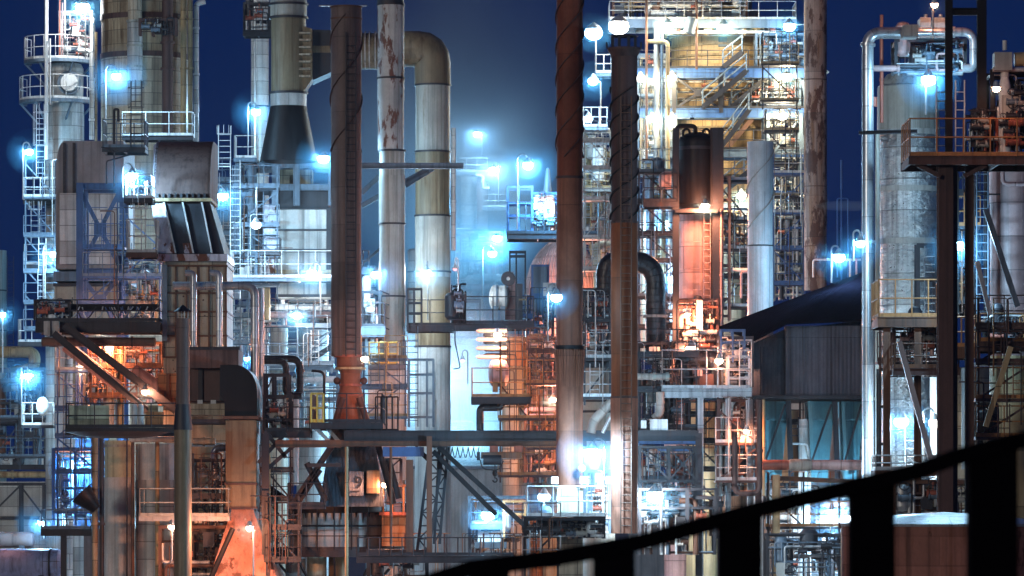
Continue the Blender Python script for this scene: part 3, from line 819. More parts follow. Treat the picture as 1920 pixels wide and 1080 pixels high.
# slim capped chimney
t = T('capped_chimney', 'slim dark chimney with pointed rain cap in front of panel duct', 'chimney', P(343, 1080, 172))
cx = X(343, 172)
MB().lathe(cx, 172, [(S(13, 172), Z(800, 172)), (S(12, 172), Z(597, 172)), (S(11, 172), Z(597, 172)), (.001, Z(600, 172))], 22).build('upper_shaft', 'brown_stack', t)
MB().lathe(cx, 172, [(S(17, 172), 0), (S(16.5, 172), Z(803, 172)), (S(11, 172), Z(803, 172))], 22).build('lower_shaft', 'duct_tan', t)
MB().lathe(cx, 172, [(S(13, 172), Z(806, 172)), (S(18, 172), Z(806, 172)), (S(14, 172), Z(758, 172))], 22).build('collar', 'dark_steel', t)
MB().lathe(cx, 172, [(S(18.5, 172), Z(584, 172)), (S(9, 172), Z(578, 172)), (.001, Z(571, 172))], 22).build('rain_cap', 'black_steel', t)
for a in (20, 110, 200, 290): MB().tube([(cx+math.cos(R(a))*.2, 172+math.sin(R(a))*.2, Z(598, 172)), (cx+math.cos(R(a))*.22, 172+math.sin(R(a))*.22, Z(581, 172))], .02, 6).build('cap_stay', 'galvanised', t)

# dark platform with slanting braces over the sodium lamps
platform('long dark platform with cables in front of blue steel tower', 66, 300, 602, 184, 2.4, .5, 'dark_steel', px_h=40, sp=1.9, m='dark_steel', braces=())
t = T('cable_tray', 'dark cable tray with looping cables above the long dark platform', 'cable tray', P(200, 590, 184.5))
MB().box(X(115, 184.6), X(295, 184.6), 184.6, 185.2, Z(583, 184.6), Z(570, 184.6)).build('tray', 'black_steel', t)
rg = random.Random(3)
for i in range(12):
    x = 100+rg.random()*180; b = MB()
    b.tube(bend([P(x, 576, 184.4), P(x+6+rg.random()*8, 600, 184.3), P(x+16+rg.random()*22, 590+rg.random()*10, 184.3), P(x+30+rg.random()*12, 575, 184.4)], .3, 5), .028, 6)
    b.build('cable', rg.choice(['cable', 'blue_steel', 'cable', 'galvanised']), t)
piping('knot of blue lit conduits at left end of long platform', 66, 130, 562, 600, 184.3, 16, 31, .8, ['blue_steel', 'galvanised', 'cable'], .05, 'dark_steel', 3)
boxthing('platform_counterweight', 'pale weathered block hung under left end of dark platform', 'block', 82, 110, 602, 628, 183.6, 1.2, 'grey_paint', [('strap', 94, 97, 600, 632, .05, 'dark_steel')])
drum('long_drum', 'long dark horizontal drum slung beneath the long platform', 'vessel', P(80, 641, 185), .2, S(210, 185), 'brown_stack', bands=(.2, .8))
for i, (a, b_, c_, d_, w_, m_, l_) in enumerate(((120, 610, 330, 770, .34, 'dark_steel', 'upper dark slanting brace under the long platform'), (100, 625, 300, 790, .3, 'dark_steel', 'lower dark slanting brace under the long platform'), (122, 648, 222, 725, .5, 'pink_lit_cladding', 'pink lit slanting girder behind the dark braces'), (250, 690, 335, 750, .42, 'pink_lit_cladding', 'pink lit lower girder end near capped chimney'))):
    q = 183.4 + (i > 1)*2.2
    tag(MB().ibeam(P(a, b_, q), P(c_, d_, q), w_*.7, w_).build('slanted_brace', m_), l_, 'brace')
piping('orange lit pipes under long dark platform', 170, 305, 640, 756, 189, 22, 41, 2.0, ['orange_brick', 'tan_paint', 'rusty_beam', 'galvanised', 'pink_lit_cladding'], .16, 'rusty_beam', 5, boxes=4)
pipe('fat pale riser lit orange beneath slanting braces', [(205, 800, 187.5), (205, 650, 187.5)], 20, 'pale_cladding', name='riser_pipe', flanges=(.3, .7))
pipe('orange lit riser right of fat pale riser', [(226, 800, 187.8), (226, 655, 187.8)], 13, 'tan_paint', name='riser_pipe', flanges=(.6,))
piping('dark scribble of conduits behind small sodium lamp', 158, 196, 690, 760, 192, 16, 43, 1.0, ['dark_steel', 'cable', 'galvanised'], .05, 'dark_steel', 2)
boxthing('hopper_side', 'orange lit sloping hopper side behind capped chimney', 'hopper', 296, 336, 700, 760, 184.4, 1.5, 'orange_brick', [('rib', 312, 318, 700, 760, .1, 'rusty_beam')])

# curved lower platform
pl = platform('dark lower platform with handrails and barrels below sodium lamps', 122, 338, 802, 174, 3.0, .3, 'dark_steel', px_h=46, sp=1.15, m='dark_steel')
platform('short dark platform right of capped chimney', 352, 428, 786, 178.2, 2.0, .2, None)
for i, x in enumerate((252, 264)):
    tag(MB().lathe(X(x, 175), 175, [(.001, Z(800, 175)), (.12, Z(800, 175)), (.125, Z(763, 175)), (.1, Z(758, 175)), (.001, Z(757, 175))], 16).build('gas_cylinder', 'white_paint'), ('left' if i == 0 else 'right') + ' of two white gas cylinders on lower platform', 'cylinder', 'gas cylinders')
boxthing('pump_unit', 'small orange lit pump casing beside white gas cylinders', 'pump', 272, 304, 772, 800, 175, .7, 'orange_brick', [('motor', 278, 296, 760, 772, -.1, 'tan_paint')])
boxthing('mesh_panel', 'greenish flat panel behind railing of lower platform', 'panel', 128, 205, 760, 800, 175.4, .05, 'green_tank')
tag(MB().lathe(X(226, 175), 174, [(S(98, 175), Z(811, 175)), (S(70, 175), Z(819, 175)), (S(30, 175), Z(823, 175))], 28, a0=180, a1=360).build('curved_skirt', 'dark_steel'), 'curved dark skirt under the lower platform', 'skirt')

# bottom left tanks
Q = 183
column('storage_silo', 'pale green silo with rust runs at lower left', 'silo', 196, 250, 826, None, Q, 'green_tank', bands=(836,), bandm='duct_grey', segs=[(895, 'tank_grey')])
column('storage_silo', 'grey rust streaked silo right of the pale green silo', 'silo', 254, 330, 832, None, Q+.4, 'tank_grey', segs=[(900, 'pale_cladding')])
column('storage_silo', 'brown shadowed silo behind capped chimney foot', 'silo', 334, 420, 838, None, Q+2, 'brown_cladding')
for i, (x, w_, m_, l_) in enumerate(((191, 9, 'dark_steel', 'dark post left of the pale green silo'), (178, 11, 'brown_cladding', 'brown riser at edge of the dark funnel'), (238, 3, 'dark_steel', 'thin dark riser on pale green silo'), (249, 6, 'rusty_beam', 'rusty riser between the two silos'), (295, 8, 'tan_paint', 'tan riser down the grey streaked silo'))):
    pipe(l_, [(x, 1150, 180.6), (x, 815, 180.6)], w_, m_, name='riser_pipe', flanges=(.5,))
pipe('grey horizontal pipe over the grey silo', [(244, 824, 180), (330, 824, 180)], 11, 'duct_grey', flanges=(.4,))
pipe('grey pipe with drop leg right of capped chimney', [(362, 828, 180.4), (404, 828, 180.4)], 14, 'duct_grey', flanges=(.5,))
pipe('silver down pipe beside dark shaft right of chimney', [(428, 840, 180.2), (402, 840, 180.2), (402, 985, 180.2)], 14, 'silver_pipe', flanges=(.6,))
tag(MB().tube([P(152, 925, 180), P(181, 955, 180)], [.52, .22], 20).build('funnel', 'black_steel'), 'black slanted funnel mouth left of pale green silo', 'funnel')
tag(MB().tube([P(520, 918, 180), P(504, 940, 180)], [.42, .2], 20).build('funnel', 'black_steel'), 'black slanted funnel mouth beside silver downcomers', 'funnel')
platform('grey platform with rails crossing rusty silos near the bottom', 260, 430, 968, 176.5, 2.2, .2, 'duct_grey', px_h=52, sp=1.8, m='grey_paint')
piping('dark pipes and valves right of the capped chimney foot', 362, 424, 860, 1075, 179, 16, 47, 1.2, ['dark_steel', 'brown_cladding', 'galvanised', 'rusty_beam'], .1, 'dark_steel', 5)
piping('brown pipework between silos and red lit flare', 300, 425, 985, 1090, 178, 14, 48, 1.0, ['rusty_beam', 'dark_steel', 'galvanised'], .1, 'rusty_beam', 2)

# far left background
tag(MB().ibeam((X(112, 202), 202, 0), (X(112, 202), 202, Z(600, 202)), S(17, 202), .5).build('steel_post', 'grey_paint'), 'tall weathered grey steel post at lower left', 'post')
column('clad_riser', 'white lilac lit duct just right of grey steel post', 'duct', 120, 136, 645, None, 203, 'pale_cladding')
column('background_tower', 'hazy dark tower with rungs at far left edge', 'tower', -40, 12, 470, None, 300, 'duct_grey', bands=(545, 620), lad=(480, 700, 20))
pipe('faded fat pipe bend at far left behind the slim tower', [(-40, 660, 262), (65, 660, 262), (65, 690, 262), (20, 700, 262)], 22, 'tan_paint', name='pipe_bend', r_b=.8)
piping('blurred purple pipes and vessels at far left', -20, 84, 690, 880, 258, 24, 51, 3, None, .3, 'dark_steel', 5, boxes=7)
pipe('thick brown pipe crossing far left edge', [(-30, 890, 250), (104, 890, 250)], 13, 'tan_paint', flanges=(.4,))
tag(MB().ibeam(P(-30, 876, 250), P(104, 876, 250), .3, .3).build('pipe_bridge_beam', 'dark_steel'), 'dark beam above thick brown pipe at far left', 'beam')
boxthing('process_building', 'cream lit building wall at lower left behind braced steel', 'building', -60, 104, 903, 1040, 268, 8, 'panel_wall', [('gutter', -60, 104, 968, 974, .2, 'dark_steel')])
frame('dark triangular bracing before cream lit wall', [-20, 38, 82], [905, 968], 262, 1.0, 'dark_steel', .18, 1010, [(0, 0, '/'), (1, 0, '\\')])
drum('blue_tank', 'blue lit corrugated horizontal tank in bottom left corner', 'tank', P(-45, 1058, 188), .68, S(155, 188), 'blue_tank', bands=(.9,), saddle=Z(1150, 188))
drum('small_drum', 'small dark drum above blue tank in corner', 'tank', P(-30, 1012, 192), .36, S(90, 192), 'hood_steel', saddle=Z(1150, 188))
platform('small blue railed platform above blue corner tank', 76, 172, 992, 186, 1.6, .3, 'blue_grey_steel', px_h=36, m='dark_steel', legs=(118,))
tag(MB().sphere(P(80, 762, 230), .36, 16, 10, 1.45).build('float_vessel', 'white_paint'), 'white egg shaped vessel beside slim tower foot', 'vessel')
platform('white railed platform beside egg shaped white vessel', 40, 100, 797, 231, 1.2, .15, 'white_paint', px_h=42, sp=.6)
piping('faint pipework between blue corner tank and silos', 100, 180, 840, 985, 190, 18, 57, 1.5, ['blue_steel', 'blue_grey_steel', 'galvanised'], .08, 'blue_steel', 5)
# ================================================================ centre left: pale column, cyclone, rust stack, ducts
column('clad_column', 'pale column with white platform left of the cyclone', 'column', 471, 504, -30, None, 241, 'pale_cladding', bands=(200,))
platform('dark caged platform high on pale column by the cyclone', 455, 512, 60, 236, 1.4, rail='dark_steel', px_h=44, sp=.5, m='dark_steel')
piping('small valves on the high platform beside cyclone top', 458, 505, 4, 58, 237, 8, 61, .8, ['galvanised', 'dark_steel', 'white_paint'], .08, 'dark_steel', 3)
pipe('thin riser on pale column left of cyclone', [(478, 300, 238.5), (478, 70, 238.5)], 4, 'galvanised', name='riser_pipe', flanges=(.5,))
G = 216
t = T('cyclone', 'large olive grey cyclone body with dark blue cone below', 'cyclone', P(540, 300, G))
cx = X(541, G)
MB().lathe(cx, G, [(S(33, G), Z(176, G)), (S(33, G), Z(34, G))], 32).build('shell', 'olive_duct', t)
MB().lathe(cx, G, [(S(34.5, G), Z(34, G)), (S(34, G), Z(-30, G))], 32).build('shell', 'duct_grey', t)
MB().lathe(cx, G, [(S(34, G), Z(200, G)), (S(34, G), Z(176, G))], 32).build('collar', 'pale_cladding', t)
MB().lathe(cx, G, [(S(54, G), Z(303, G)), (S(34, G), Z(200, G))], 32).build('cone', 'black_steel', t)
for y in (34, 9, 175): MB().lathe(cx, G, [(S(33, G), Z(y, G)-.05), (S(37, G), Z(y, G)-.05), (S(37, G), Z(y, G)+.06), (S(33, G), Z(y, G)+.06)], 32).build('flange', 'dark_steel', t)
for i in range(7):
    y = 62+i*13.5
    MB().box(X(562, G), X(583, G), G-.7, G+1.2, Z(y+3.5, G), Z(y, G)).build('stiffener', 'cream_cladding', t)
MB().prism([(X(a, G), Z(b, G)) for a, b in ((566, 50), (586, 56), (586, 150), (574, 168), (566, 172))], G-.5, G+1.0).build('outlet_box', 'olive_duct', t)
t = T('crossover_duct', 'big round duct crossing from cyclone and bending down at right', 'duct', P(811, 158, 217))
rr = S(34, 217)
path = [P(x, 96, 217) for x in (584, 640, 700, 755)]
el = bend([P(755, 92, 217), P(811, 92, 217), P(811, 160, 217)], 1.45, 4)
MB().tube(path + el, rr, 26).build('duct_run', 'duct_tan', t)
MB().prism([(X(a, 216.2), Z(b, 216.2)) for a, b in ((584, 56), (622, 57), (622, 135), (584, 152))], 216.1, 218.2).build('square_inlet', 'dark_steel', t)
for x in (677, 684, 692, 703): MB().tube([P(x, 95, 217), P(x+2.5, 95, 217)], rr*1.07, 26).build('expansion_ring', 'lagging', t)

column('rust_stack', 'brown rusty stack with spiral fin and ladder left of white duct', 'stack', 621, 677, 12, 668, 182, 'brown_stack', bands=(14, 36), bandm='rusty_beam', bw=.06, bp=.05, lad=(60, 668, 658), strake=(30, 285, 1.2, .3, 2), strm='dark_rust_stack', segs=[(285, 'brown_stack')])
t = T('stack_pedestal', 'red lit flanged foot of the brown spiral finned stack', 'stack base', P(663, 790, 182))
cx = X(657, 182)
MB().lathe(cx, 182, [(S(30, 182), Z(795, 182)), (S(28, 182), Z(760, 182)), (S(19, 182), Z(720, 182)), (S(19, 182), Z(700, 182)), (S(26, 182), Z(686, 182)), (S(26, 182), Z(668, 182))], 28).build('shell', 'rust_brown', t)
for y, k in ((668, 31), (691, 29), (722, 22), (741, 24)): MB().lathe(cx, 182, [(S(16, 182), Z(y, 182)-.05), (S(k, 182), Z(y, 182)-.05), (S(k, 182), Z(y, 182)+.05), (S(16, 182), Z(y, 182)+.05)], 28).build('flange', 'tan_paint' if y == 691 else 'red_lead', t)
for x in (632, 682): MB().sphere(P(x, 714, 182), .16).build('nozzle', 'dark_rust_stack', t)
for x in (628, 690): MB().tube([P(x, 795, 181), P((x+657)/2, 745, 181)], .14, 8).build('strut', 'dark_rust_stack', t)
tag(MB().bar(P(598, 11, 182), P(640, 11, 182), .05, .05).build('aerial_rod', 'galvanised'), 'thin rod sticking out left at the top of brown stack', 'rod')
tag(MB().bar(P(660, 11, 182), P(688, 11, 182), .05, .05).build('aerial_rod', 'galvanised'), 'thin rod sticking out right at the top of brown stack', 'rod')

column('patchy_duct', 'white vertical duct with peeling rust patches right of brown stack', 'duct', 708.5, 757, 8, 282, 209, 'duct_patchy', bands=(9, 147), bandm='dark_steel', bw=.09)
column('vertical_duct', 'greenish grey lower run of the peeling white duct', 'duct', 711, 759, 283, None, 209, 'duct_grey', bands=(283, 420, 556, 690), bandm='dark_steel', bw=.09)
tag(MB().lathe(X(732, 209), 209, [(S(25, 209), Z(10, 209)), (S(25, 209), Z(-20, 209))], 28).build('duct_top_section', 'dark_steel'), 'dark top section above peeling white duct', 'duct')
column('vertical_duct', 'thick duct under the big bend with white glare on it', 'duct', 779, 844, 160, None, 217, 'duct_grey', bands=(160, 285, 405, 510, 650), bandm='dark_steel', bw=.09, segs=[(285, 'olive_duct'), (405, 'duct_grey'), (520, 'olive_duct'), (650, 'tank_grey')])
b = MB()
tag(b.ibeam(P(674, 311, 205), P(869, 311, 205), .3, .28).build('tie_beam', 'blue_grey_steel'), 'grey tie beam holding both tall ducts', 'beam')
for a, b_, c_, d_, l_ in ((678, 362, 712, 330, 'short brace between brown stack and white duct'), (678, 386, 800, 318, 'long dark brace running up to tie beam'), (760, 348, 812, 316, 'dark brace under tie beam right of white duct')):
    tag(MB().ibeam(P(a, b_, 210), P(c_, d_, 210), .2, .24).build('brace', 'blue_grey_steel'), l_, 'brace')
tag(MB().bar(P(678, 496, 210), P(712, 467, 210), .12, .12).build('brace', 'dark_steel'), 'thin brace between brown stack and lower white duct', 'brace')
pipe('thin white riser standing right of thick glare lit duct', [(850, 470, 250), (850, 240, 250)], 9, 'pale_cladding', name='riser_pipe', flanges=(.4,))
for i in range(4):
    a = MB().bar(P(712, 545+i*20+(i > 1)*6, 207.6), P(730, 552+i*20+(i > 1)*6, 207.6), .04, .06)
    tag(a.build('duct_step', 'dark_steel'), 'small slanted steps on lower white duct beside lamp', 'step', 'slanted steps on the white duct')

# filter house on steelwork under the cyclone
K = 221
frame('grey steelwork carrying the cyclone above pale panelled filter house', [468, 516, 556, 622], [303, 345], K, 3.4, 'blue_grey_steel', .34, 385, [])
frame('slim pale steel frame left of panelled filter house', [445, 470], [306, 360, 430, 510], K-1, 2, 'blue_grey_steel', .22, 560, [])
boxthing('dark_hopper', 'dark blue box between grey beams above pale panels', 'hopper', 520, 616, 356, 392, K+.5, 2.6, 'dark_steel')
boxthing('inner_duct', 'pale brown duct glimpsed between the two grey beams', 'duct', 520, 585, 318, 345, K+1.2, 1.5, 'brown_cladding')
boxthing('filter_house', 'pale panelled filter house brightly lit between frames', 'filter house', 518, 622, 392, 556, K+.4, 3.4, 'panel_wall', [('stiffener', 516, 624, 390, 393, .12, 'dark_steel'), ('stiffener', 516, 624, 430, 433, .12, 'dark_steel'), ('stiffener', 516, 624, 467, 470, .12, 'dark_steel'), ('stiffener', 516, 624, 506, 513, .12, 'tan_paint'), ('stiffener', 516, 624, 552, 557, .2, 'dark_steel'), ('corner_post', 612, 624, 392, 556, .1, 'dark_steel')])
boxthing('flue_panel', 'orange and white streaked flue left of pale filter house', 'duct', 494, 519, 385, 520, K+.6, 2.5, 'hood_lit_white', [('flange', 492, 521, 440, 444, .1, 'dark_steel')])
pipe('white drain leg left of filter house foot', [(500, 600, K), (500, 515, K)], 13, 'tan_paint', name='riser_pipe', flanges=(.3,))
boxthing('dark_duct', 'dark blue duct behind lamp left of filter house', 'duct', 447, 492, 360, 480, K+3, 2.5, 'dark_steel')
platform('long platform with pale railing in front of filter house', 432, 624, 520, 217, 1.8, .2, 'galvanised', px_h=50, sp=.8, m='blue_grey_steel')
platform('small dark railed landing at orange streaked flue', 486, 526, 472, 217, 1.2, .15, 'dark_steel', px_h=26, sp=.8)
ladder('tall pale ladder left of dark blue duct', 441, 300, 560, 217.5, 'galvanised', False, .5)
ladder('pale caged ladder top standing left of cyclone cone', 421, 236, 318, 219, 'white_paint', True, .62)
platform('pale railed platform left of the cyclone cone', 438, 482, 296, 219, 1.6, .2, 'white_paint', px_h=42, sp=.9, m='blue_grey_steel')
pipe('thin bent conduit left of caged ladder top', [(406, 330, 219), (406, 312, 219), (432, 312, 219)], 3, 'galvanised')
piping('pale pipes and valves on platform before filter house', 436, 480, 472, 520, 219, 10, 67, 1.2, ['galvanised', 'white_paint', 'dark_steel'], .1, 'blue_grey_steel', 3)
for i in range(3):
    tag(MB().ibeam(P(398+2*i, 390+46*i, 224), P(446, 390+46*i, 224), .2, .22).build('tie_beam', 'blue_grey_steel'), ['upper', 'middle', 'lower'][i] + ' of three pale blue beams between hood skirt and ladder', 'beam')
boxthing('blue_screen_wall', 'smooth blue lit wall behind ladder right of hood skirt', 'wall', 395, 470, 345, 560, 232, 1, 'blue_grey_steel')

# lower zone behind: pale pipes, cream tanks in the haze
pipe('large white horizontal pipe with tees under filter house', [(516, 576, 226), (624, 576, 226)], 12, 'white_paint', flanges=(.2, .5, .8))
pipe('lilac horizontal pipe below the white pipe with tees', [(500, 590, 228), (628, 590, 228)], 13, 'pink_lit_cladding', flanges=(.35, .7))
pipe('second white pipe with vents beside filter house foot', [(530, 570, 225), (530, 556, 225), (612, 556, 225), (612, 572, 225)], 8, 'white_paint', flanges=(.5,))
column('storage_tank', 'cream yellow lit tank behind silver downcomers', 'tank', 494, 540, 616, None, 252, 'cream_cladding', dome=.3)
column('storage_tank', 'pale tank with rails right of the cream yellow tank', 'tank', 556, 616, 620, None, 256, 'pale_cladding', dome=.2)
platform('pale walkway with rails in front of cream yellow tank', 490, 626, 684, 246, 1.4, .15, 'galvanised', px_h=36, sp=1.1, m='blue_grey_steel')
platform('upper pale walkway with rails behind cream yellow tank', 490, 628, 652, 258, 1.4, .15, 'galvanised', px_h=30, sp=1.3, m='blue_grey_steel')
stairs('pale stair flight crossing in front of pale tank', 556, 690, 624, 648, 244)
piping('pale blue lit pipework under the filter house', 490, 626, 565, 612, 230, 22, 71, 2.0, ['galvanised', 'white_paint', 'silver_pipe', 'blue_grey_steel', 'pink_lit_cladding'], .16, 'blue_grey_steel', 7, boxes=3)
piping('hazy pipework behind silver downcomer pipes', 428, 500, 545, 690, 248, 26, 73, 3.0, ['galvanised', 'blue_grey_steel', 'white_paint', 'duct_grey'], .2, 'blue_grey_steel', 6, boxes=3)
piping('hazy pipework left of brown stack foot', 490, 632, 690, 800, 250, 22, 75, 3.0, ['galvanised', 'blue_grey_steel', 'white_paint', 'pale_cladding'], .22, 'blue_grey_steel', 5, boxes=4)
boxthing('low_shed', 'blue grey shed with sloping roof behind brown stack foot', 'shed', 586, 700, 720, 860, 262, 9, 'pale_corrugated', [('eaves', 582, 704, 716, 722, .3, 'blue_grey_steel')])

# black twin bends and white down pipe
pipe('black lagged pipe bending down to a U at left of stack foot', [(494, 677, 186), (536, 677, 186), (536, 742, 186), (566, 742, 186)], 13, 'black_lagging', flanges=(.5, .85), r_b=.35)
pipe('outer black lagged pipe with ribbed bend beside brown stack', [(494, 673, 187), (562, 673, 187), (562, 738, 187), (548, 742, 187)], 14, 'black_lagging', flanges=(.6, .9), r_b=.4)
column('down_pipe', 'white vertical pipe under black lagged bends', 'pipe', 540, 560, 738, 910, 186.5, 'white_paint', bands=(760, 810), bandm='duct_grey')
pipe('black goose necked vent pipe over yellow railing', [(608, 790, 178), (608, 697, 178), (584, 695, 178)], 5, 'black_steel', name='vent_pipe', r_b=.35)

# ================================================================ steelwork round stack foot, derrick tower and ring tank
platform('platform with yellow and dark railings round the stack foot', 582, 718, 792, 177, 4.0, .28, 'dark_steel', px_h=54, sp=.7, m='dark_steel')
b = MB(); rails(b, [(X(583, 176.9), 176.95, Z(792, 176.9)), (X(606, 176.9), 176.95, Z(792, 176.9))], S(54, 177), .05, .26); tag(b.build('yellow_guard_rail', 'yellow_rail'), 'bright yellow guard rail left of red lit stack foot', 'railing')
b = MB(); rails(b, [(X(704, 177), 177.1, Z(810, 177)), (X(746, 177), 177.1, Z(810, 177))], S(66, 177), .035, .22, 0); tag(b.build('picket_rail', 'black_steel'), 'tall black picket railing right of stack foot', 'railing')
t = T('railed_landing', 'landing with yellow posts behind brown stack foot', 'platform', P(730, 690, 200))
MB().box(X(690, 200), X(760, 200), 200, 202, Z(692, 200), Z(684, 200)).build('deck', 'blue_grey_steel', t)
b = MB(); rails(b, [(X(692, 200), 200.1, Z(684, 200)), (X(745, 200), 200.1, Z(684, 200))], 1.05, .045, .5); b.build('railing', 'yellow_rail', t)
boxthing('pier_block', 'pale blue concrete pier under landing with yellow posts', 'pier', 690, 760, 690, 900, 203, 2.5, 'grey_paint', [('opening', 706, 724, 702, 730, -.01, 'dark_steel'), ('opening', 740, 748, 702, 736, -.01, 'dark_steel')])
platform('short left platform on dark steelwork beside white down pipe', 494, 582, 808, 178, 1.8, .26, 'dark_steel', h=1.0, m='dark_steel')
frame('dark open steel frame with rails at left of white down pipe', [496, 512, 540], [700, 742, 775, 806], 180, 1.8, 'dark_steel', .1, 812, [(0, 0, '/')])
valve_ = piping('small dark valves among frame left of white down pipe', 496, 545, 740, 806, 179, 9, 81, 1, ['dark_steel', 'blue_grey_steel', 'galvanised'], .06, 'dark_steel', 4)
for a, b_, c_, d_, l_ in ((484, 868, 536, 812, 'left dark knee brace under short left platform'), (536, 858, 500, 812, 'crossing knee brace under short left platform'), (500, 880, 560, 828, 'lower dark knee brace beside silver downcomer'), (586, 796, 625, 836, 'first pale slanting strut under stack platform'), (608, 796, 642, 836, 'second pale slanting strut under stack platform')):
    tag(MB().bar(P(a, b_, 177.6), P(c_, d_, 177.6), .1, .16).build('knee_brace', 'galvanised' if 'pale' in l_ else 'dark_steel'), l_, 'brace')
tag(MB().ibeam(P(516, 832, 177), P(640, 832, 177), .25, .3).build('cross_beam', 'rusty_beam'), 'rusty lower beam left of the monorail', 'beam')
tag(MB().ibeam(P(498, 813, 176.6), P(498, 1040, 176.6), .3, .3).build('steel_post', 'dark_steel'), 'dark post under short left platform', 'post')

t = T('derrick_tower', 'dark tapering tower with A frame legs over ring tank', 'tower', P(650, 950, 180))
b = MB(); b.hexa([(X(600, 180), 179, Z(950, 180)), (X(722, 180), 179, Z(950, 180)), (X(722, 180), 184, Z(950, 180)), (X(600, 180), 184, Z(950, 180))],
       [(X(622, 180), 180, Z(800, 180)), (X(700, 180), 180, Z(800, 180)), (X(700, 180), 183, Z(800, 180)), (X(622, 180), 183, Z(800, 180))])
b.build('cladding', 'corrugated', t)
MB().box(X(655, 178.9), X(682, 178.9), 178.7, 179.6, Z(930, 178.9), Z(884, 178.9)).build('hatch_panel', 'corrugated', t)
MB().box(X(688, 178.9), X(712, 178.9), 178.7, 179.6, Z(925, 178.9), Z(882, 178.9)).build('hatch_panel', 'brown_cladding', t)
for a, b_, c_, d_ in ((548, 948, 646, 800), (556, 945, 600, 880), (612, 940, 575, 868), (738, 945, 700, 800), (748, 935, 728, 860)):
    MB().ibeam(P(a, b_, 178.3), P(c_, d_, 178.3), .2, .26).build('leg', 'dark_steel', t)
MB().bar(P(576, 872, 178.2), P(640, 872, 178.2), .14, .16).build('tie', 'dark_steel', t)
cu = bpy.data.curves.new('hatch_number', 'FONT'); cu.body = '9'; cu.size = .72; cu.extrude = .004
tmp = bpy.data.objects.new('hatch_number', cu); COL.objects.link(tmp)
me = bpy.data.meshes.new_from_object(tmp.evaluated_get(bpy.context.evaluated_depsgraph_get()))
bpy.data.objects.remove(tmp); bpy.data.curves.remove(cu)
fo = bpy.data.objects.new('hatch_number', me); COL.objects.link(fo); me.materials.clear(); me.materials.append(MAT['ink'])
fo.parent = t; fo.rotation_euler = (R(90), 0, 0); fo.location = P(664, 916, 178.69) - WORLDPOS[t.name]
MB().bar(P(661, 921, 178.68), P(674, 921, 178.68), .02, .05).build('number_underline', 'ink', t)

t = T('ring_tank', 'wide grey ring tank with dark rim under the derrick tower', 'tank', P(630, 1030, 179))
cx = X(632, 180); rt = S(96, 180)
MB().lathe(cx, 182.5, [(rt, Z(1026, 180)), (rt, Z(958, 180)), (rt+.05, Z(958, 180)), (rt+.05, Z(950, 180)), (rt*.5, Z(946, 180))], 40).build('wall', 'tank_grey', t)
MB().lathe(cx, 182.5, [(rt-.02, Z(962, 180)), (rt+.07, Z(962, 180)), (rt+.07, Z(946, 180)), (rt-.3, Z(946, 180))], 40).build('rim', 'black_steel', t)
for z in (985, 1005): MB().lathe(cx, 182.5, [(rt, Z(z+1, 180)), (rt+.04, Z(z+1, 180)), (rt+.04, Z(z-1, 180)), (rt, Z(z-1, 180))], 40).build('hoop', 'dark_steel', t)
b = MB()
rg = random.Random(8)
for i in range(20):
    a = R(190 + i*8.4); L_ = rg.uniform(.15, .5)
    b.tube([(cx+math.cos(a)*(rt+.06), 182.5+math.sin(a)*(rt+.06), Z(961, 180)), (cx+math.cos(a)*(rt+.05), 182.5+math.sin(a)*(rt+.05), Z(961, 180)-L_)], [.05, .012], 6)
b.build('drips', 'black_steel', t)
ringdeck('dark ring walkway with tall railing round the ring tank', 632, 262, 1030, 182.5, rt+.02, 'dark_steel', 'dark_steel', 185, 355, .3, 2.0, nb=5)
platform('dark upper rails at left of derrick tower', 538, 610, 948, 178, .9, .15, 'dark_steel', px_h=42, sp=1.0)
for i, (x0, x1, m_, l_) in enumerate(((536, 572, 'pale_cladding', 'left pale leg column under ring tank'), (576, 612, 'green_tank', 'middle greenish leg column under ring tank'), (616, 648, 'tan_paint', 'right tan leg column under ring tank'))):
    column('tank_leg', l_, 'column', x0, x1, 1030, None, 182, m_)
tag(MB().tube([P(650, 1090, 173), P(650, 838, 173)], .075, 8).build('pole', 'tan_paint'), 'tall slim yellowish pole before the derrick tower', 'pole')
tag(MB().tube([P(733, 1020, 176), P(733, 838, 176)], .06, 8).build('pole', 'rusty_beam'), 'thin dark pole at right edge of derrick tower', 'pole')
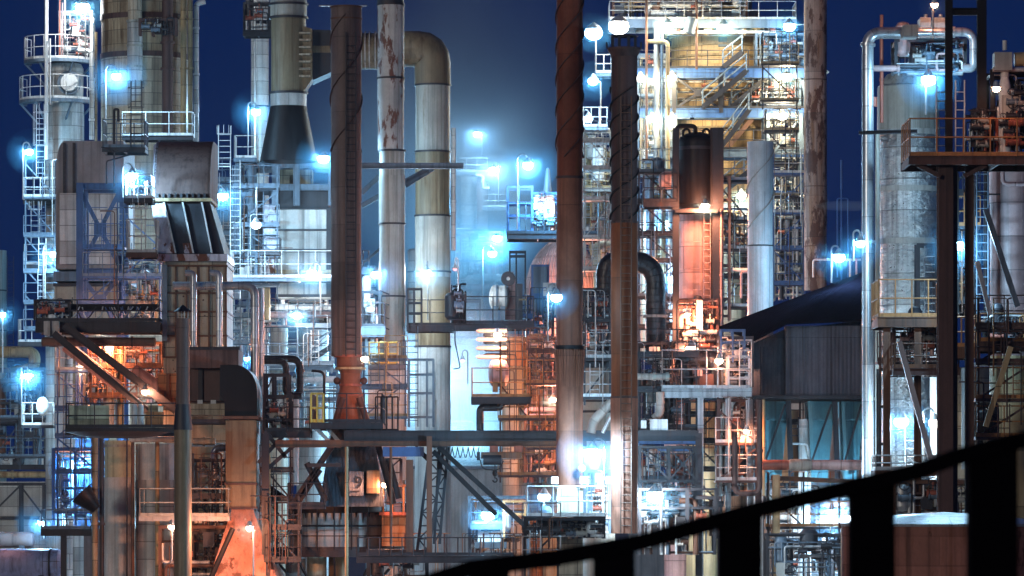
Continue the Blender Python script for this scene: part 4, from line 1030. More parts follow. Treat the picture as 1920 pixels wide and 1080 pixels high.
# monorail with hoist
t = T('monorail_beam', 'long dark monorail beam crossing centre on lattice legs', 'beam', P(900, 835, 177))
MB().ibeam(P(645, 817, 177), P(1310, 817, 177), .34, .44).build('upper_beam', 'dark_steel', t)
MB().ibeam(P(640, 831, 177), P(1100, 831, 177), .26, .26).build('runway_rail', 'rusty_beam', t)
MB().box(X(718, 177), X(795, 177), 176.9, 177.1, Z(856, 177), Z(838, 177)).build('gusset_plate', 'blue_steel', t)
MB().ibeam(P(1310, 812, 177), P(1310, 1080, 177), .26, .26).build('end_post', 'dark_steel', t)
def lattice(label, xa, xb, y0, y1, d, m='dark_steel', sp=24, xt=None):
    t = T('lattice_leg', label, 'lattice post', P((xa+xb)/2, y1, d))
    ta, tb = (xt or (xa, xb))
    MB().bar(P(xa, y1, d), P(ta, y0, d), .12, .12).build('chord', m, t)
    MB().bar(P(xb, y1, d), P(tb, y0, d), .12, .12).build('chord', m, t)
    b = MB(); n = max(2, int((y1-y0)/sp)); s_ = 0
    for i in range(n):
        f0, f1 = i/n, (i+1)/n
        L = lambda f: P(xa+(ta-xa)*(1-f), y0+(y1-y0)*f, d); Rr = lambda f: P(xb+(tb-xb)*(1-f), y0+(y1-y0)*f, d)
        b.bar(L(f0), Rr(f0), .06, .06)
        b.bar(L(f0) if i % 2 else Rr(f0), Rr(f1) if i % 2 else L(f1), .06, .06)
    b.build('lacing', m, t)
    return t
lattice('dark lattice leg with lacing left of thick hoist post', 782, 804, 838, 1035, 177.5, xt=(806, 832))
lattice('dark lattice leg sloping right of thick hoist post', 814, 824, 838, 1020, 177.8, xt=(824, 840))
tag(MB().ibeam(P(805, 818, 176.6), P(805, 1045, 176.6), .22, .3).build('hoist_post', 'rusty_beam'), 'thick rusty post under monorail between lattice legs', 'post')
tag(MB().ibeam(P(768, 862, 176.9), P(768, 1035, 176.9), .3, .3).build('hoist_post', 'rusty_beam'), 'dark rusty post left of the lattice legs', 'post')
lattice('small dark ladder like lattice right of derrick tower', 722, 752, 860, 912, 179)
for a, b_, c_, d_, l_ in ((822, 838, 1004, 1004, 'upper long dark diagonal under the hoist'), (812, 846, 930, 965, 'lower long dark diagonal under the hoist'), (778, 838, 808, 866, 'short knee brace at blue gusset plate')):
    tag(MB().bar(P(a, b_, 177), P(c_, d_, 177), .12, .2).build('diagonal_brace', 'black_steel'), l_, 'brace')
t = T('hoist', 'rusty electric hoist trolley hanging on monorail beam', 'hoist', P(940, 870, 177))
MB().box(X(902, 177), X(978, 177), 176.6, 177.4, Z(860, 177), Z(848, 177)).build('frame', 'rusty_beam', t)
for x in (926, 972): MB().box(X(x-8, 177), X(x+8, 177), 176.7, 177.3, Z(848, 177), Z(836, 177)).build('trolley', 'red_lead', t)
MB().tube([P(906, 862, 176.7), P(940, 862, 176.7)], .22, 14).build('motor', 'dark_steel', t)
MB().tube([P(900, 855, 176.5), P(894, 855, 176.5)], .18, 14).build('end_cap', 'dark_steel', t)
MB().tube(bend([P(900, 862, 176.5), P(905, 880, 176.5), P(936, 882, 176.5), P(944, 864, 176.5)], .5), .025, 6).build('cable', 'cable', t)
MB().tube([P(928, 862, 177), P(928, 884, 177)], .02, 6).build('chain', 'cable', t)
MB().sphere(P(928, 887, 177), .11, 10, 6, 1.4).build('hook_block', 'black_steel', t)
MB().tube([P(928, 893, 177)] + [P(928 + 4*math.sin(R(a)), 900-4*math.cos(R(a)), 177) for a in range(0, 271, 30)], .03, 7).build('hook', 'black_steel', t)
b = MB()
pts = []
for i in range(6):
    for k in range(9):
        f = k/8; pts.append(P(838 + i*10 + 10*f, 838 + 20*math.sin(math.pi*f), 177))
for a, c_ in zip(pts, pts[1:]):
    if (c_-a).length > .001: b.tube([a, c_], .022, 5, False)
tag(b.build('festoon_cable', 'cable'), 'looped festoon cable under monorail beam', 'cable')

t = T('lit_cabin', 'small orange lit cabin with frames right of derrick tower', 'cabin', P(738, 960, 180))
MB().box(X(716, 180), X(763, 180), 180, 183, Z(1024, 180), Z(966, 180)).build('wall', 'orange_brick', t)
MB().box(X(712, 180), X(766, 180), 179.6, 183, Z(966, 180), Z(960, 180)).build('sill', 'red_lead', t)
for x in (719, 736, 757): MB().box(X(x-1.6, 180), X(x+1.6, 180), 179.7, 179.8, Z(960, 180), Z(908, 180)).build('post', 'rusty_rail', t)
MB().box(X(714, 180), X(766, 180), 179.6, 183, Z(913, 180), Z(908, 180)).build('roof', 'rusty_beam', t)
MB().box(X(722, 180), X(757, 180), 182.5, 182.7, Z(960, 180), Z(913, 180)).build('back_panel', 'pink_lit_cladding', t)
platform('dark bottom walkway with picket rails under lattice legs', 668, 965, 1042, 175, 1.6, .3, 'dark_steel', px_h=34, sp=.45, m='dark_steel', mid=0)
piping('dark pipework behind bottom walkway at centre', 690, 800, 1030, 1090, 178, 12, 87, 1.2, ['dark_steel', 'rusty_beam', 'galvanised'], .1, 'dark_steel', 3)

# ================================================================ centre: haze, far plant
boxthing('corrugated_wall', 'pale corrugated wall glowing in mist behind lattice legs', 'wall', 762, 945, 878, 1100, 240, 2, 'pale_corrugated', [('coping', 760, 947, 874, 879, .2, 'blue_grey_steel')])
column('background_tower', 'faint clad tower in mist right of thick duct', 'tower', 864, 893, 318, None, 330, 'pale_cladding', bands=(345, 385, 425), bandm='blue_grey_steel')
platform('faint railed platform on top of misty clad tower', 855, 915, 322, 327, 1.6, rail='galvanised', px_h=26, sp=.9, m='blue_grey_steel')
pipe('faint white bent pipe on misty tower', [(893, 328, 326), (906, 328, 326), (906, 352, 326), (918, 352, 326)], 6, 'white_paint')
column('background_tower', 'second faint column beside misty clad tower', 'tower', 893, 915, 340, None, 334, 'pink_lit_cladding', bands=(400, 470))
platform('faint walkway on misty columns below post lamp', 905, 952, 388, 326, 1.6, rail='galvanised', px_h=24, sp=1, m='blue_grey_steel')
piping('faint misty pipework low on background columns', 852, 945, 430, 545, 322, 26, 91, 3, ['galvanised', 'white_paint', 'pale_cladding', 'pink_lit_cladding'], .3, 'blue_grey_steel', 5, boxes=4)
piping('pale pipework lost in mist behind thick duct', 760, 900, 560, 700, 300, 22, 92, 3, ['galvanised', 'white_paint', 'pale_cladding'], .28, 'blue_grey_steel', 4, boxes=4)
piping('pale pipework low in mist behind hoist', 760, 940, 700, 870, 290, 26, 93, 3, ['galvanised', 'white_paint', 'pale_cladding', 'pink_lit_cladding', 'blue_grey_steel'], .32, 'blue_grey_steel', 4, boxes=6)
for i, (x0, x1, y0, d, m_, l_) in enumerate(((765, 795, 470, 300, 'pale_cladding', 'misty pale column left of thick duct'), (868, 900, 640, 296, 'pale_cladding', 'misty pale column under dark walkway'), (905, 940, 690, 285, 'white_paint', 'misty white column behind black bent pipe'), (752, 790, 690, 282, 'pink_lit_cladding', 'misty pinkish column between the ducts'), (685, 705, 500, 290, 'pale_cladding', 'misty slim column right of brown stack'))):
    column('background_column', l_, 'column', x0, x1, y0, None, d, m_, bands=(y0+40, y0+100), bandm='blue_grey_steel', dome=.3)
ladder('faint ladder in the mist right of thick duct', 868, 650, 790, 280, 'galvanised', False, .7)
frame('faint railed steelwork in the mist before thick duct', [766, 800, 812], [672, 700, 735, 780], 214, 1.5, 'blue_grey_steel', .09, 800, [])
platform('faint blue platform in mist between thick duct and hoist', 762, 886, 792, 270, 1.6, .2, 'galvanised', px_h=20, sp=1.5, m='blue_grey_steel')

piping('dark valves and pipes on platform between stack and white duct', 680, 712, 545, 640, 203, 14, 95, 1.2, ['pink_lit_cladding', 'dark_steel', 'galvanised', 'white_paint'], .1, 'dark_steel', 4, boxes=2)
drum('small_drum', 'dark dome ended drum beside brown stack', 'vessel', P(676, 548, 204), .5, S(14, 204), 'hood_steel', saddle=Z(575, 204))
platform('dark platform between brown stack and white duct', 676, 722, 612, 201, 1.8, .5, 'dark_steel', px_h=44, sp=.8, m='blue_grey_steel')
platform('small dark landing right of brown stack at lamp', 678, 692, 506, 202, 1.2, .2, 'dark_steel', px_h=36, sp=.6)

platform('dark walkway in front of thick duct with tall rails', 762, 850, 610, 208, 2.0, .3, 'dark_steel', px_h=48, sp=1.0, m='dark_steel')
platform('dark walkway from thick duct to blue dome', 846, 1002, 606, 207, 2.0, .3, 'dark_steel', px_h=50, sp=1.9, m='dark_steel')
frame('tall narrow dark railing cage left of thick duct', [764, 776, 790], [540, 566, 586], 207.5, 1, 'dark_steel', .07, 612, [])
piping('dark valve tree on walkway right of thick duct', 846, 874, 530, 606, 206.6, 10, 97, .8, ['dark_steel', 'black_steel'], .06, 'black_steel', 6, grid=False)
pipe('thin lamp line hanging below dark walkway', [(853, 610, 206), (853, 640, 206), (863, 690, 206), (850, 692, 206)], 2.5, 'dark_steel', r_b=.1)
ladder('pale ladder hanging below dark walkway at duct', 770, 612, 800, 207, 'blue_grey_steel', False, .7)

# blue steel cluster and dome behind rust stacks
N = 231
platform('dark blue platform with busy valves left of tall rust stack', 950, 1124, 437, N, 3.0, .32, 'dark_steel', px_h=58, sp=.9, m='dark_steel', name='walkway_platform')
frame('thin dark blue steel cage left of tall rust stack', [952, 972, 998], [348, 378, 402, 432], N+.4, 2, 'blue_steel', .13, 440, [])
piping('blue lit valves and actuators on dark blue platform', 998, 1046, 360, 432, N+.6, 18, 101, 1.6, ['blue_steel', 'blue_grey_steel', 'white_paint', 'galvanised', 'red_lead'], .14, 'blue_steel', 8, boxes=3)
t = T('vent_nozzle', 'pointed blue lit cone shaped nozzle left of tall rust stack', 'nozzle', P(1027, 400, N+1.5))
MB().lathe(X(1027, N), N+1.5, [(S(11, N), Z(410, N)), (S(10, N), Z(372, N)), (S(4, N), Z(318, N)), (S(3, N), Z(312, N)), (.001, Z(310, N))], 20).build('cone', 'blue_grey_steel', t)
MB().lathe(X(1027, N), N+1.5, [(S(11, N), Z(375, N)), (S(14, N), Z(375, N)), (S(14, N), Z(371, N)), (S(11, N), Z(371, N))], 20).build('flange', 'blue_steel', t)
t = T('dome_tank', 'large ribbed dome tank glowing blue and pink behind rust stack', 'tank', P(1056, 620, 246))
cx = X(1056, 246); rd = S(72, 246)
prof = [(rd, 0), (rd, Z(560, 246))] + [(rd*math.cos(R(a)), Z(560, 246) + S(112, 246)*math.sin(R(a))) for a in (8, 18, 30, 42, 54, 66, 78, 88)]
MB().lathe(cx, 246, prof, 36).build('shell', 'pink_lit_cladding', t)
b = MB()
for k in range(30):
    a = R(180 + k*6)
    b.tube([(cx+math.cos(a)*(r_+.02), 246+math.sin(a)*(r_+.02), z_) for r_, z_ in prof[1:]], .035, 5)
b.build('ribs', 'pink_lit_cladding', t)
boxthing('blue_cabinet', 'dark blue tilted cabinet in front of ribbed dome', 'cabinet', 996, 1030, 496, 555, 226, 1.2, 'blue_steel', [('door', 1000, 1026, 500, 550, .05, 'blue_grey_steel')])
boxthing('screen_board', 'flat pale panel behind gooseneck lamp at tall rust stack', 'panel', 1018, 1046, 530, 594, 222, .2, 'pale_cladding')
t = T('blower', 'pale blower casing with dark round inlet left of blue cabinet', 'blower', P(960, 600, 214))
MB().prism([(X(a, 214), Z(b, 214)) for a, b in ((944, 600), (948, 560), (955, 520), (962, 508), (968, 540), (970, 600))], 214, 215.6).build('casing', 'pink_lit_cladding', t)
MB().lathe(0, 0, [(.1, -.3), (.36, -.3), (.36, .1)], 22, axis='y', org=P(953, 523, 213.8)).build('inlet', 'dark_steel', t)
MB().lathe(0, 0, [(.001, -.25), (.13, -.25)], 16, axis='y', org=P(951, 523, 213.8)).build('inlet_hub', 'white_paint', t)
drum('side_drum', 'round ended pale blue drum left of blower casing', 'vessel', P(925, 558, 214), .62, S(22, 214), 'pale_cladding', bands=(.3,), bandm='blue_grey_steel', saddle=Z(602, 214))
boxthing('dark_guard', 'dark triangular guard plates between blower and cabinet', 'guard', 966, 980, 532, 600, 213, 1, 'dark_steel', [('rung', 972, 988, 560, 563, .1, 'tan_paint')])
ladder('dark ladder between blower and blue cabinet', 980, 540, 640, 212, 'dark_steel', False, .42)
piping('blue violet pipework in front of ribbed dome', 990, 1046, 555, 640, 216, 16, 103, 1.5, ['blue_steel', 'blue_grey_steel', 'pink_lit_cladding', 'dark_steel'], .12, 'blue_steel', 4)
frame('tall thin dark posts rising left of rust stack', [956, 968, 985], [470, 478], 222, 1.2, 'dark_steel', .08, 610, [])

# tube bundle, orange columns and cages
t = T('tube_bundle', 'stack of horizontal cooler tubes with rounded ends beside sodium lamp', 'cooler', P(920, 660, 199))
for i in range(4):
    MB().tube([P(893, 620+i*16.5, 199), P(898, 620+i*16.5, 199), P(950, 620+i*16.5, 199)], [.05, .1, .1], 10).build('tube', 'galvanised', t)
    MB().tube([P(906, 628+i*13, 199.5), P(911, 628+i*13, 199.5), P(950, 628+i*13, 199.5)], [.05, .13, .13], 10).build('tube', 'dark_steel', t)
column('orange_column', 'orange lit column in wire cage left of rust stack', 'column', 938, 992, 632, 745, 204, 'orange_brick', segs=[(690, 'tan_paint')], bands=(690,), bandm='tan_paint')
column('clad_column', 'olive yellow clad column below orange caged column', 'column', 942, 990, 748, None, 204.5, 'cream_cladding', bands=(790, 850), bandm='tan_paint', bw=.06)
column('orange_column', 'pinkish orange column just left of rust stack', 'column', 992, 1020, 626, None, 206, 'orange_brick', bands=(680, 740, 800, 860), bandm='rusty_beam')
column('orange_column', 'orange lit column half hidden by rust stack', 'column', 1018, 1050, 748, None, 205, 'tan_paint', bands=(800, 850), bandm='rusty_beam')
t = T('wire_cage', 'thin wire cage of rods around orange column', 'cage', P(965, 730, 199))
b = MB()
for x in (938, 952, 966, 980, 994, 1010, 1026): b.tube([P(x, 745, 199.5), P(x, 618, 199.5)], .024, 5)
for y in (628, 642, 658, 674, 692, 712, 730): b.tube([P(936, y, 199.5), P(1044, y, 199.5)], .022, 5)
b.build('rods', 'dark_steel', t)
piping('pink lit small pipes beside orange caged column', 990, 1046, 630, 745, 203, 20, 105, 1.0, ['red_lead', 'pink_lit_cladding', 'orange_brick', 'rusty_beam', 'dark_steel'], .1, 'rusty_beam', 5)
piping('orange lit pipes between olive column and rust stack', 985, 1046, 752, 905, 203, 26, 107, 1.2, ['orange_brick', 'rusty_beam', 'pink_lit_cladding', 'tan_paint', 'galvanised'], .12, 'rusty_beam', 5, boxes=3)
drum('heat_exchanger', 'round shiny exchanger head glowing orange on small platform', 'exchanger', P(924, 700, 197), .62, .55, 'pink_lit_cladding', axis='x', bands=(.7,), bandm='tan_paint', saddle=Z(735, 197))
platform('dark small platform with square railing left of orange column', 883, 996, 744, 195, 2.4, .32, 'rusty_rail', px_h=54, sp=1.1, m='dark_steel')
pipe('black fat pipe with bend under small square platform', [(940, 748, 196), (940, 764, 196), (900, 764, 196), (900, 812, 196)], 14, 'black_lagging', r_b=.22)
tag(MB().tube([P(907, 748, 196), P(907, 758, 196)], .04, 6).build('hanger_rod', 'dark_steel'), 'short hanger rod above black fat pipe', 'rod')
drum('ribbed_dome', 'ribbed dark upright dome between orange pipes and rust stack', 'vessel', P(1037, 900, 197), .3, .8, 'lagging', axis='y')

piping('pipes and rails under mist left of big work lamp', 880, 990, 930, 1040, 190, 18, 109, 1.4, ['rusty_beam', 'orange_brick', 'galvanised', 'blue_grey_steel'], .1, 'blue_grey_steel', 4)
boxthing('lit_machine', 'pale machine housing glowing blue under work lamp', 'machine', 896, 944, 982, 1016, 188, 1.5, 'white_paint', [('base', 890, 950, 1016, 1028, .1, 'dark_steel'), ('slot', 902, 938, 990, 996, .02, 'dark_steel')])
platform('blue railed platform holding the low work lamp', 882, 946, 982, 187, 1.4, .25, 'blue_grey_steel', px_h=42, sp=1.2, m='blue_steel')
frame('orange railed gate frame right of low work lamp', [945, 985], [938, 962], 186, 1, 'rusty_rail', .1, 1010, [])
# ================================================================ the two tall rust stacks
column('rust_stack', 'tallest rust red stack in the centre with white lit foot', 'stack', 1044, 1092, -40, 912, 170, 'rust_stack', bands=(333,), bandm='dark_rust_stack', bw=.1, bp=.04, strake=(-40, 296, 1.9, 2.2, 3), strm='dark_rust_stack', segs=[(333, 'rust_brown'), (655, 'rust_brown')], n=36)
t = T('stack_flange', 'dark bolted flange with ribs round tallest rust red stack', 'flange', P(1068, 660, 170))
MB().lathe(X(1068, 170), 170, [(S(24, 170), Z(655, 170)), (S(29.5, 170), Z(655, 170)), (S(29.5, 170), Z(648, 170)), (S(24, 170), Z(648, 170))], 36).build('collar', 'black_steel', t)
b = MB()
for k in range(16):
    a = R(180 + k*12); cx = X(1068, 170); r_ = S(24.2, 170) + .012
    p = V((cx+math.cos(a)*r_, 170+math.sin(a)*r_, 0)); q = V((cx+math.cos(a)*(r_+.085), 170+math.sin(a)*(r_+.085), 0))
    zt, zb = Z(656, 170), Z(735, 170)
    u = V((-math.sin(a), math.cos(a), 0))*.028
    b.hexa([p-u+V((0, 0, zb)), p+u+V((0, 0, zb)), p+u*1.1+V((0, 0, zb)), p-u*1.1+V((0, 0, zb))], [q-u+V((0, 0, zt)), q+u+V((0, 0, zt)), p+u+V((0, 0, zt)), p-u+V((0, 0, zt))])
b.build('ribs', 'rust_brown', t)
t = T('stack_pedestal', 'white lit square foot under tallest rust red stack', 'stack base', P(1068, 1005, 170))
MB().lathe(X(1068, 170), 170, [(S(30, 170), Z(915, 170)), (S(30, 170), Z(911, 170)), (S(24, 170), Z(911, 170))], 30).build('base_plate', 'white_paint', t)
MB().box(X(1046, 169), X(1093, 169), 169, 171.4, 0, Z(915, 170)).build('pedestal', 'cream_cladding', t)
for i, x in enumerate((1040, 1094, 1142)):
    tag(MB().box(X(x-6, 168.5), X(x+7, 168.5), 168.5, 168.9, Z(907, 168.5), Z(894, 168.5)).build('junction_box', 'white_paint'), ['small white box left of white lit stack foot', 'small white box right of white lit stack foot', 'small white box left of second rust stack foot'][i], 'box')
tag(MB().sphere(P(1091, 878, 168.6), .15, 14, 8).build('round_flange', 'white_paint'), 'small round white cap on side of tall stack foot', 'cap')
platform('white railed platform around foot of tallest rust stack', 986, 1136, 968, 166.5, 3.0, .16, 'white_paint', px_h=56, sp=1.0, m='dark_steel')
piping('small dark machinery on platform by white lit stack foot', 988, 1132, 970, 1010, 168, 20, 111, 1.4, ['dark_steel', 'galvanised', 'blue_grey_steel', 'white_paint'], .1, 'dark_steel', 6, boxes=4)
piping('blue lit pipes between the two rust stack feet', 1098, 1144, 880, 1000, 172, 14, 113, 1.0, ['galvanised', 'white_paint', 'blue_grey_steel', 'silver_pipe'], .12, 'blue_grey_steel', 4, boxes=2)
pipe('dark curved strip hanging behind stack foot platform', [(990, 965, 167.5), (996, 972, 167), (1032, 972, 167)], 8, 'black_steel')

column('rust_stack', 'second rust stack with dark finned top and ladder', 'stack', 1146, 1195, 94, 1000, 168, 'dark_rust_stack', bands=(417, 745), bandm='dark_rust_stack', bw=.08, bp=.035, lad=(180, 1000, 1174), ladm='rusty_beam', strake=(165, 412, 2.4, .8, 3), strm='black_steel', segs=[(417, 'rust_orange'), (745, 'rust_brown')], n=36)
t = T('stack_cowl', 'dark stack cap with pale openings and spikes on second rust stack', 'stack cap', P(1170, 96, 168))
cx = X(1170, 168)
MB().lathe(cx, 168, [(S(24, 168), Z(108, 168)), (S(31, 168), Z(94, 168)), (S(31, 168), Z(90, 168)), (S(20, 168), Z(90, 168))], 30).build('collar', 'dark_rust_stack', t)
for k in range(8):
    a = R(k*45 + 20); MB().bar((cx+math.cos(a)*S(23, 168), 168+math.sin(a)*S(23, 168), Z(90, 168)), (cx+math.cos(a)*S(23, 168), 168+math.sin(a)*S(23, 168), Z(69, 168)), .1, .06).build('upright', 'dark_steel', t)
MB().lathe(cx, 168, [(S(24, 168), Z(69, 168)), (S(28, 168), Z(68, 168)), (S(14, 168), Z(65, 168)), (.001, Z(64, 168))], 30).build('lid', 'dark_steel', t)
for s_ in (-1, 1): MB().tube([(cx+s_*S(26, 168), 168, Z(93, 168)), (cx+s_*S(32, 168), 168, Z(90, 168)), (cx+s_*S(32, 168), 168, Z(79, 168))], .04, 7).build('hook', 'dark_steel', t)

# between the stacks
pipe('crinkled dark duct arching behind second rust stack', [(1136, 545, 181), (1136, 490, 181), (1229, 490, 181), (1229, 680, 181)], 38, 'black_lagging', name='arched_duct', r_b=1.3, n=22, flanges=(.72,), fm='lagging')
drum('dark_drum', 'dark shadowed drum between the two rust stacks', 'vessel', P(1094, 578, 182), .78, S(50, 182), 'dark_steel', bands=(.5,), saddle=Z(620, 182))
piping('dark pipes and rails between rust stacks above duct', 1096, 1144, 540, 655, 178, 22, 115, 1.2, ['galvanised', 'dark_steel', 'silver_pipe', 'blue_grey_steel'], .1, 'dark_steel', 6, boxes=2)
platform('dark landing between the rust stacks', 1094, 1146, 664, 177, 2, .5, 'galvanised', h=1.0)
column('pale_drum', 'wide pale vertical drum between the two rust stacks', 'vessel', 1086, 1152, 680, None, 184, 'duct_grey', bands=(688, 752, 772), bandm='dark_steel', dome=.2)
pipe('silver ribbed duct slanting down behind second rust stack', [(1148, 752, 176), (1112, 790, 176), (1108, 812, 176)], 18, 'lagging', r_b=.5, name='flexible_duct')
pipe('thinner silver pipe beside slanting ribbed duct', [(1152, 768, 175.6), (1130, 812, 175.6)], 7, 'silver_pipe')
piping('crowded pipes and lagged bends right of second rust stack', 1198, 1290, 640, 805, 180, 34, 117, 1.6, ['silver_pipe', 'galvanised', 'dark_steel', 'lagging', 'rusty_beam', 'pink_lit_cladding'], .18, 'dark_steel', 8, boxes=4)
pipe('fat lagged pipe poking out right of second rust stack', [(1192, 706, 177), (1256, 706, 177)], 13, 'lagging', flanges=(.55, .92), fm='duct_grey')
pipe('lagged drop bend right of second rust stack', [(1238, 735, 178), (1238, 775, 178), (1226, 786, 178)], 16, 'lagging', r_b=.2)
boxthing('control_box', 'larger white control box on blue beam by rust stack', 'box', 1219, 1252, 786, 810, 177, .5, 'white_paint')
boxthing('control_box', 'smaller white control box close to rust stack', 'box', 1202, 1212, 788, 803, 177, .4, 'white_paint')
tag(MB().ibeam(P(1198, 822, 178.5), P(1308, 822, 178.5), .3, .5).build('blue_beam', 'blue_steel'), 'blue painted beam under white control boxes', 'beam')
column('pink_vessel', 'purple pink vessel behind white control boxes', 'vessel', 1246, 1292, 748, None, 190, 'pink_lit_cladding', bands=(790,), bandm='red_lead')
frame('blue and dark steelwork low between stack and yellow column', [1200, 1255, 1306], [836, 900, 945], 176, 2, 'dark_steel', .1, 1040, [(0, 0, '\\'), (1, 0, 'x'), (0, 1, '/')])
piping('violet pipes low behind second rust stack', 1196, 1300, 840, 990, 179, 30, 119, 1.6, ['red_lead', 'pink_lit_cladding', 'blue_steel', 'galvanised', 'white_paint'], .14, 'blue_steel', 6, boxes=4)
column('yellow_column', 'yellowish column with glare at foot left of hoppers', 'column', 1287, 1345, 752, None, 187, 'tan_paint', bands=(768, 840), bandm='rusty_beam', bw=.05)
frame('low railing frame in front of glare lamps', [1200, 1240, 1290, 1345], [915, 950], 172, 1.4, 'dark_steel', .1, 1010, [])
piping('white lit pipe manifold at foot of second rust stack', 1198, 1340, 930, 1040, 174, 22, 121, 1.3, ['white_paint', 'galvanised', 'rusty_beam', 'blue_grey_steel'], .12, 'dark_steel', 5, boxes=3)

# ================================================================ big lit reactor tower
A = 244
t = T('reactor_tower', 'huge cream lit reactor drum inside steel tower', 'reactor', P(1350, 500, A))
cx = X(1352, A)
for (r0, ya, yb, m_) in ((100, 560, 215, 'tower_cream'), (112, 215, 128, 'tower_cream'), (92, 128, 68, 'tower_cream'), (74, 62, 20, 'mottled_rust'), (60, 20, -40, 'brown_cladding')):
    MB().lathe(cx, A+1, [(S(r0, A), Z(ya, A)), (S(r0, A), Z(yb, A)), (S(r0*.8, A), Z(yb-3, A))], 44).build('shell', m_, t)
for y in (340, 290, 245, 215, 193, 172, 150, 128, 108, 88, 68, 62): MB().lathe(cx, A+1, [(S(90, A), Z(y+2, A)), (S(118 if y > 128 else 97, A), Z(y+2, A)), (S(118 if y > 128 else 97, A), Z(y-2, A)), (S(90, A), Z(y-2, A))], 44).build('girth_band', 'tan_paint', t)
MB().box(X(1344, A), X(1360, A), A+1-S(93, A)-.1, A+1-S(93, A)+.6, Z(94, A), Z(76, A)).build('manway_door', 'blue_grey_steel', t)
column('side_drum', 'cream side drum left of the reactor drum', 'vessel', 1206, 1256, 160, 480, A+3, 'tower_cream', bands=(200, 300), bandm='tan_paint', dome=.3)
U = A-5
platform('topmost tower platform with white rails above the reactor', 1142, 1494, 36, U, 3, .48, 'galvanised', px_h=34, sp=1.0, m='blue_grey_steel')
platform('long blue steel platform across reactor at second level', 1172, 1520, 128, U, 1.5, .52, 'dark_steel', px_h=34, sp=1.2, m='blue_steel')
platform('long blue steel platform across reactor at third level', 1200, 1514, 203, U, 1.5, .52, 'dark_steel', px_h=38, sp=1.5, m='blue_steel')
platform('blue grey platform behind dark vessel at fourth level', 1230, 1505, 280, U, 1.5, .48, 'dark_steel', px_h=36, sp=1.4, m='blue_grey_steel')
platform('white railed side platform left of reactor near spotlights', 1116, 1148, 136, U, 1.6, .2, 'white_paint', px_h=34, sp=.4, m='blue_grey_steel')
platform('white railed small platform left of second stack', 1092, 1140, 237, U, 1.6, .2, 'white_paint', px_h=36, sp=.5, m='blue_grey_steel')
platform('dim platform low left of reactor behind rust stack', 1094, 1150, 352, U, 1.6, .2, 'tan_paint', px_h=26, sp=.8, m='grey_paint')
frame('main blue steel frame of the reactor tower', [1252, 1264, 1496, 1512], [136, 212, 290, 380], U+.4, 4, 'blue_grey_steel', .34, 540, [(2, 3, 'x')])
frame('inner crossed bracing in front of reactor drum', [1264, 1352], [136, 205], U+.1, 1, 'dark_steel', .22, 212, [(0, 0, 'x')])
frame('crossed bracing at right side of reactor tower', [1440, 1502], [212, 300, 400], U, 1.5, 'blue_grey_steel', .2, 540, [(0, 0, '/'), (0, 1, 'x')])
stairs('stair flight between second and third reactor platforms', 1318, 200, 1400, 132, U-1)
stairs('pale stair flight behind first flight of reactor tower', 1372, 200, 1450, 134, U+.6)
stairs('stair flight below third reactor platform', 1345, 285, 1405, 206, U-1)
stairs('long pale lower stair flight behind dark vessel', 1352, 365, 1440, 290, U-1.2)
stairs('upper stair flight from reactor second platform railing', 1356, 125, 1392, 97, U-.6, .8, 'dark_steel')
stairs('dim stair flight left of reactor tower', 1352, 290, 1420, 212, U+1, .8, 'rusty_beam')
for i, (a, b_, c_, d_) in enumerate(((1514, 168, 1552, 132), (1514, 230, 1500, 320), (1505, 150, 1515, 200))):
    tag(MB().ibeam(P(a, b_, U), P(c_, d_, U), .22, .26).build('outrigger', 'blue_grey_steel'), ['outrigger strut reaching past mottled rust column', 'strut under third platform beside mottled rust column', 'short strut between upper reactor platforms'][i], 'strut')
pipe('bright silver riser on left front of reactor tower', [(1231, 560, U-1), (1231, 42, U-1)], 11, 'grey_paint', name='riser_pipe', flanges=(.3, .55, .8))
pipe('thinner silver riser right beside bright reactor riser', [(1241, 560, U-1), (1241, 44, U-1)], 6, 'blue_grey_steel', name='riser_pipe', flanges=(.4,))
pipe('brown riser with bend on left front of reactor', [(1252, 560, U-1.2), (1252, 78, U-1.2), (1212, 78, U-1.2)], 8, 'tan_paint', name='riser_pipe', flanges=(.2, .7))
pipe('dark slim mast at left front of the reactor', [(1212, 300, U-1.3), (1212, -20, U-1.3)], 5, 'rusty_beam', name='riser_pipe')
pipe('dark slim riser crossing top reactor platforms', [(1306, 130, U-.8), (1306, -20, U-.8)], 5, 'rusty_beam', name='riser_pipe')
pipe('cream horizontal pipe across reactor under lamps', [(1246, 60, U+.5), (1455, 60, U+.5)], 6, 'white_paint', flanges=(.3, .6))
tag(MB().tube([P(1291, 62, U-1), P(1299, 34, U-1)], .32, 14).build('speaker_horn', 'blue_grey_steel'), 'tilted grey tube on top reactor platform', 'duct')
piping('crowded valves and pipes above reactor top platform', 1150, 1400, -25, 36, U+1, 34, 131, 1.6, ['galvanised', 'rusty_beam', 'white_paint', 'tan_paint', 'dark_steel'], .18, 'rusty_beam', 8, boxes=5)
piping('thin pipes along the lamps under top reactor platform', 1250, 1470, 42, 66, U+.8, 10, 133, 1.4, ['galvanised', 'tan_paint', 'white_paint'], .07, 'tan_paint', 6)
piping('dark valves at right of reactor second platform', 1418, 1508, 62, 126, U+.5, 26, 135, 1.4, ['dark_steel', 'galvanised', 'blue_grey_steel', 'white_paint'], .1, 'blue_grey_steel', 9, boxes=3)
piping('pipes before reactor between second and third platforms', 1262, 1440, 140, 202, U+1.2, 9, 137, .8, ['tan_paint', 'rusty_beam', 'galvanised', 'white_paint'], .1, 'tan_paint', 3, boxes=1, grid=False)
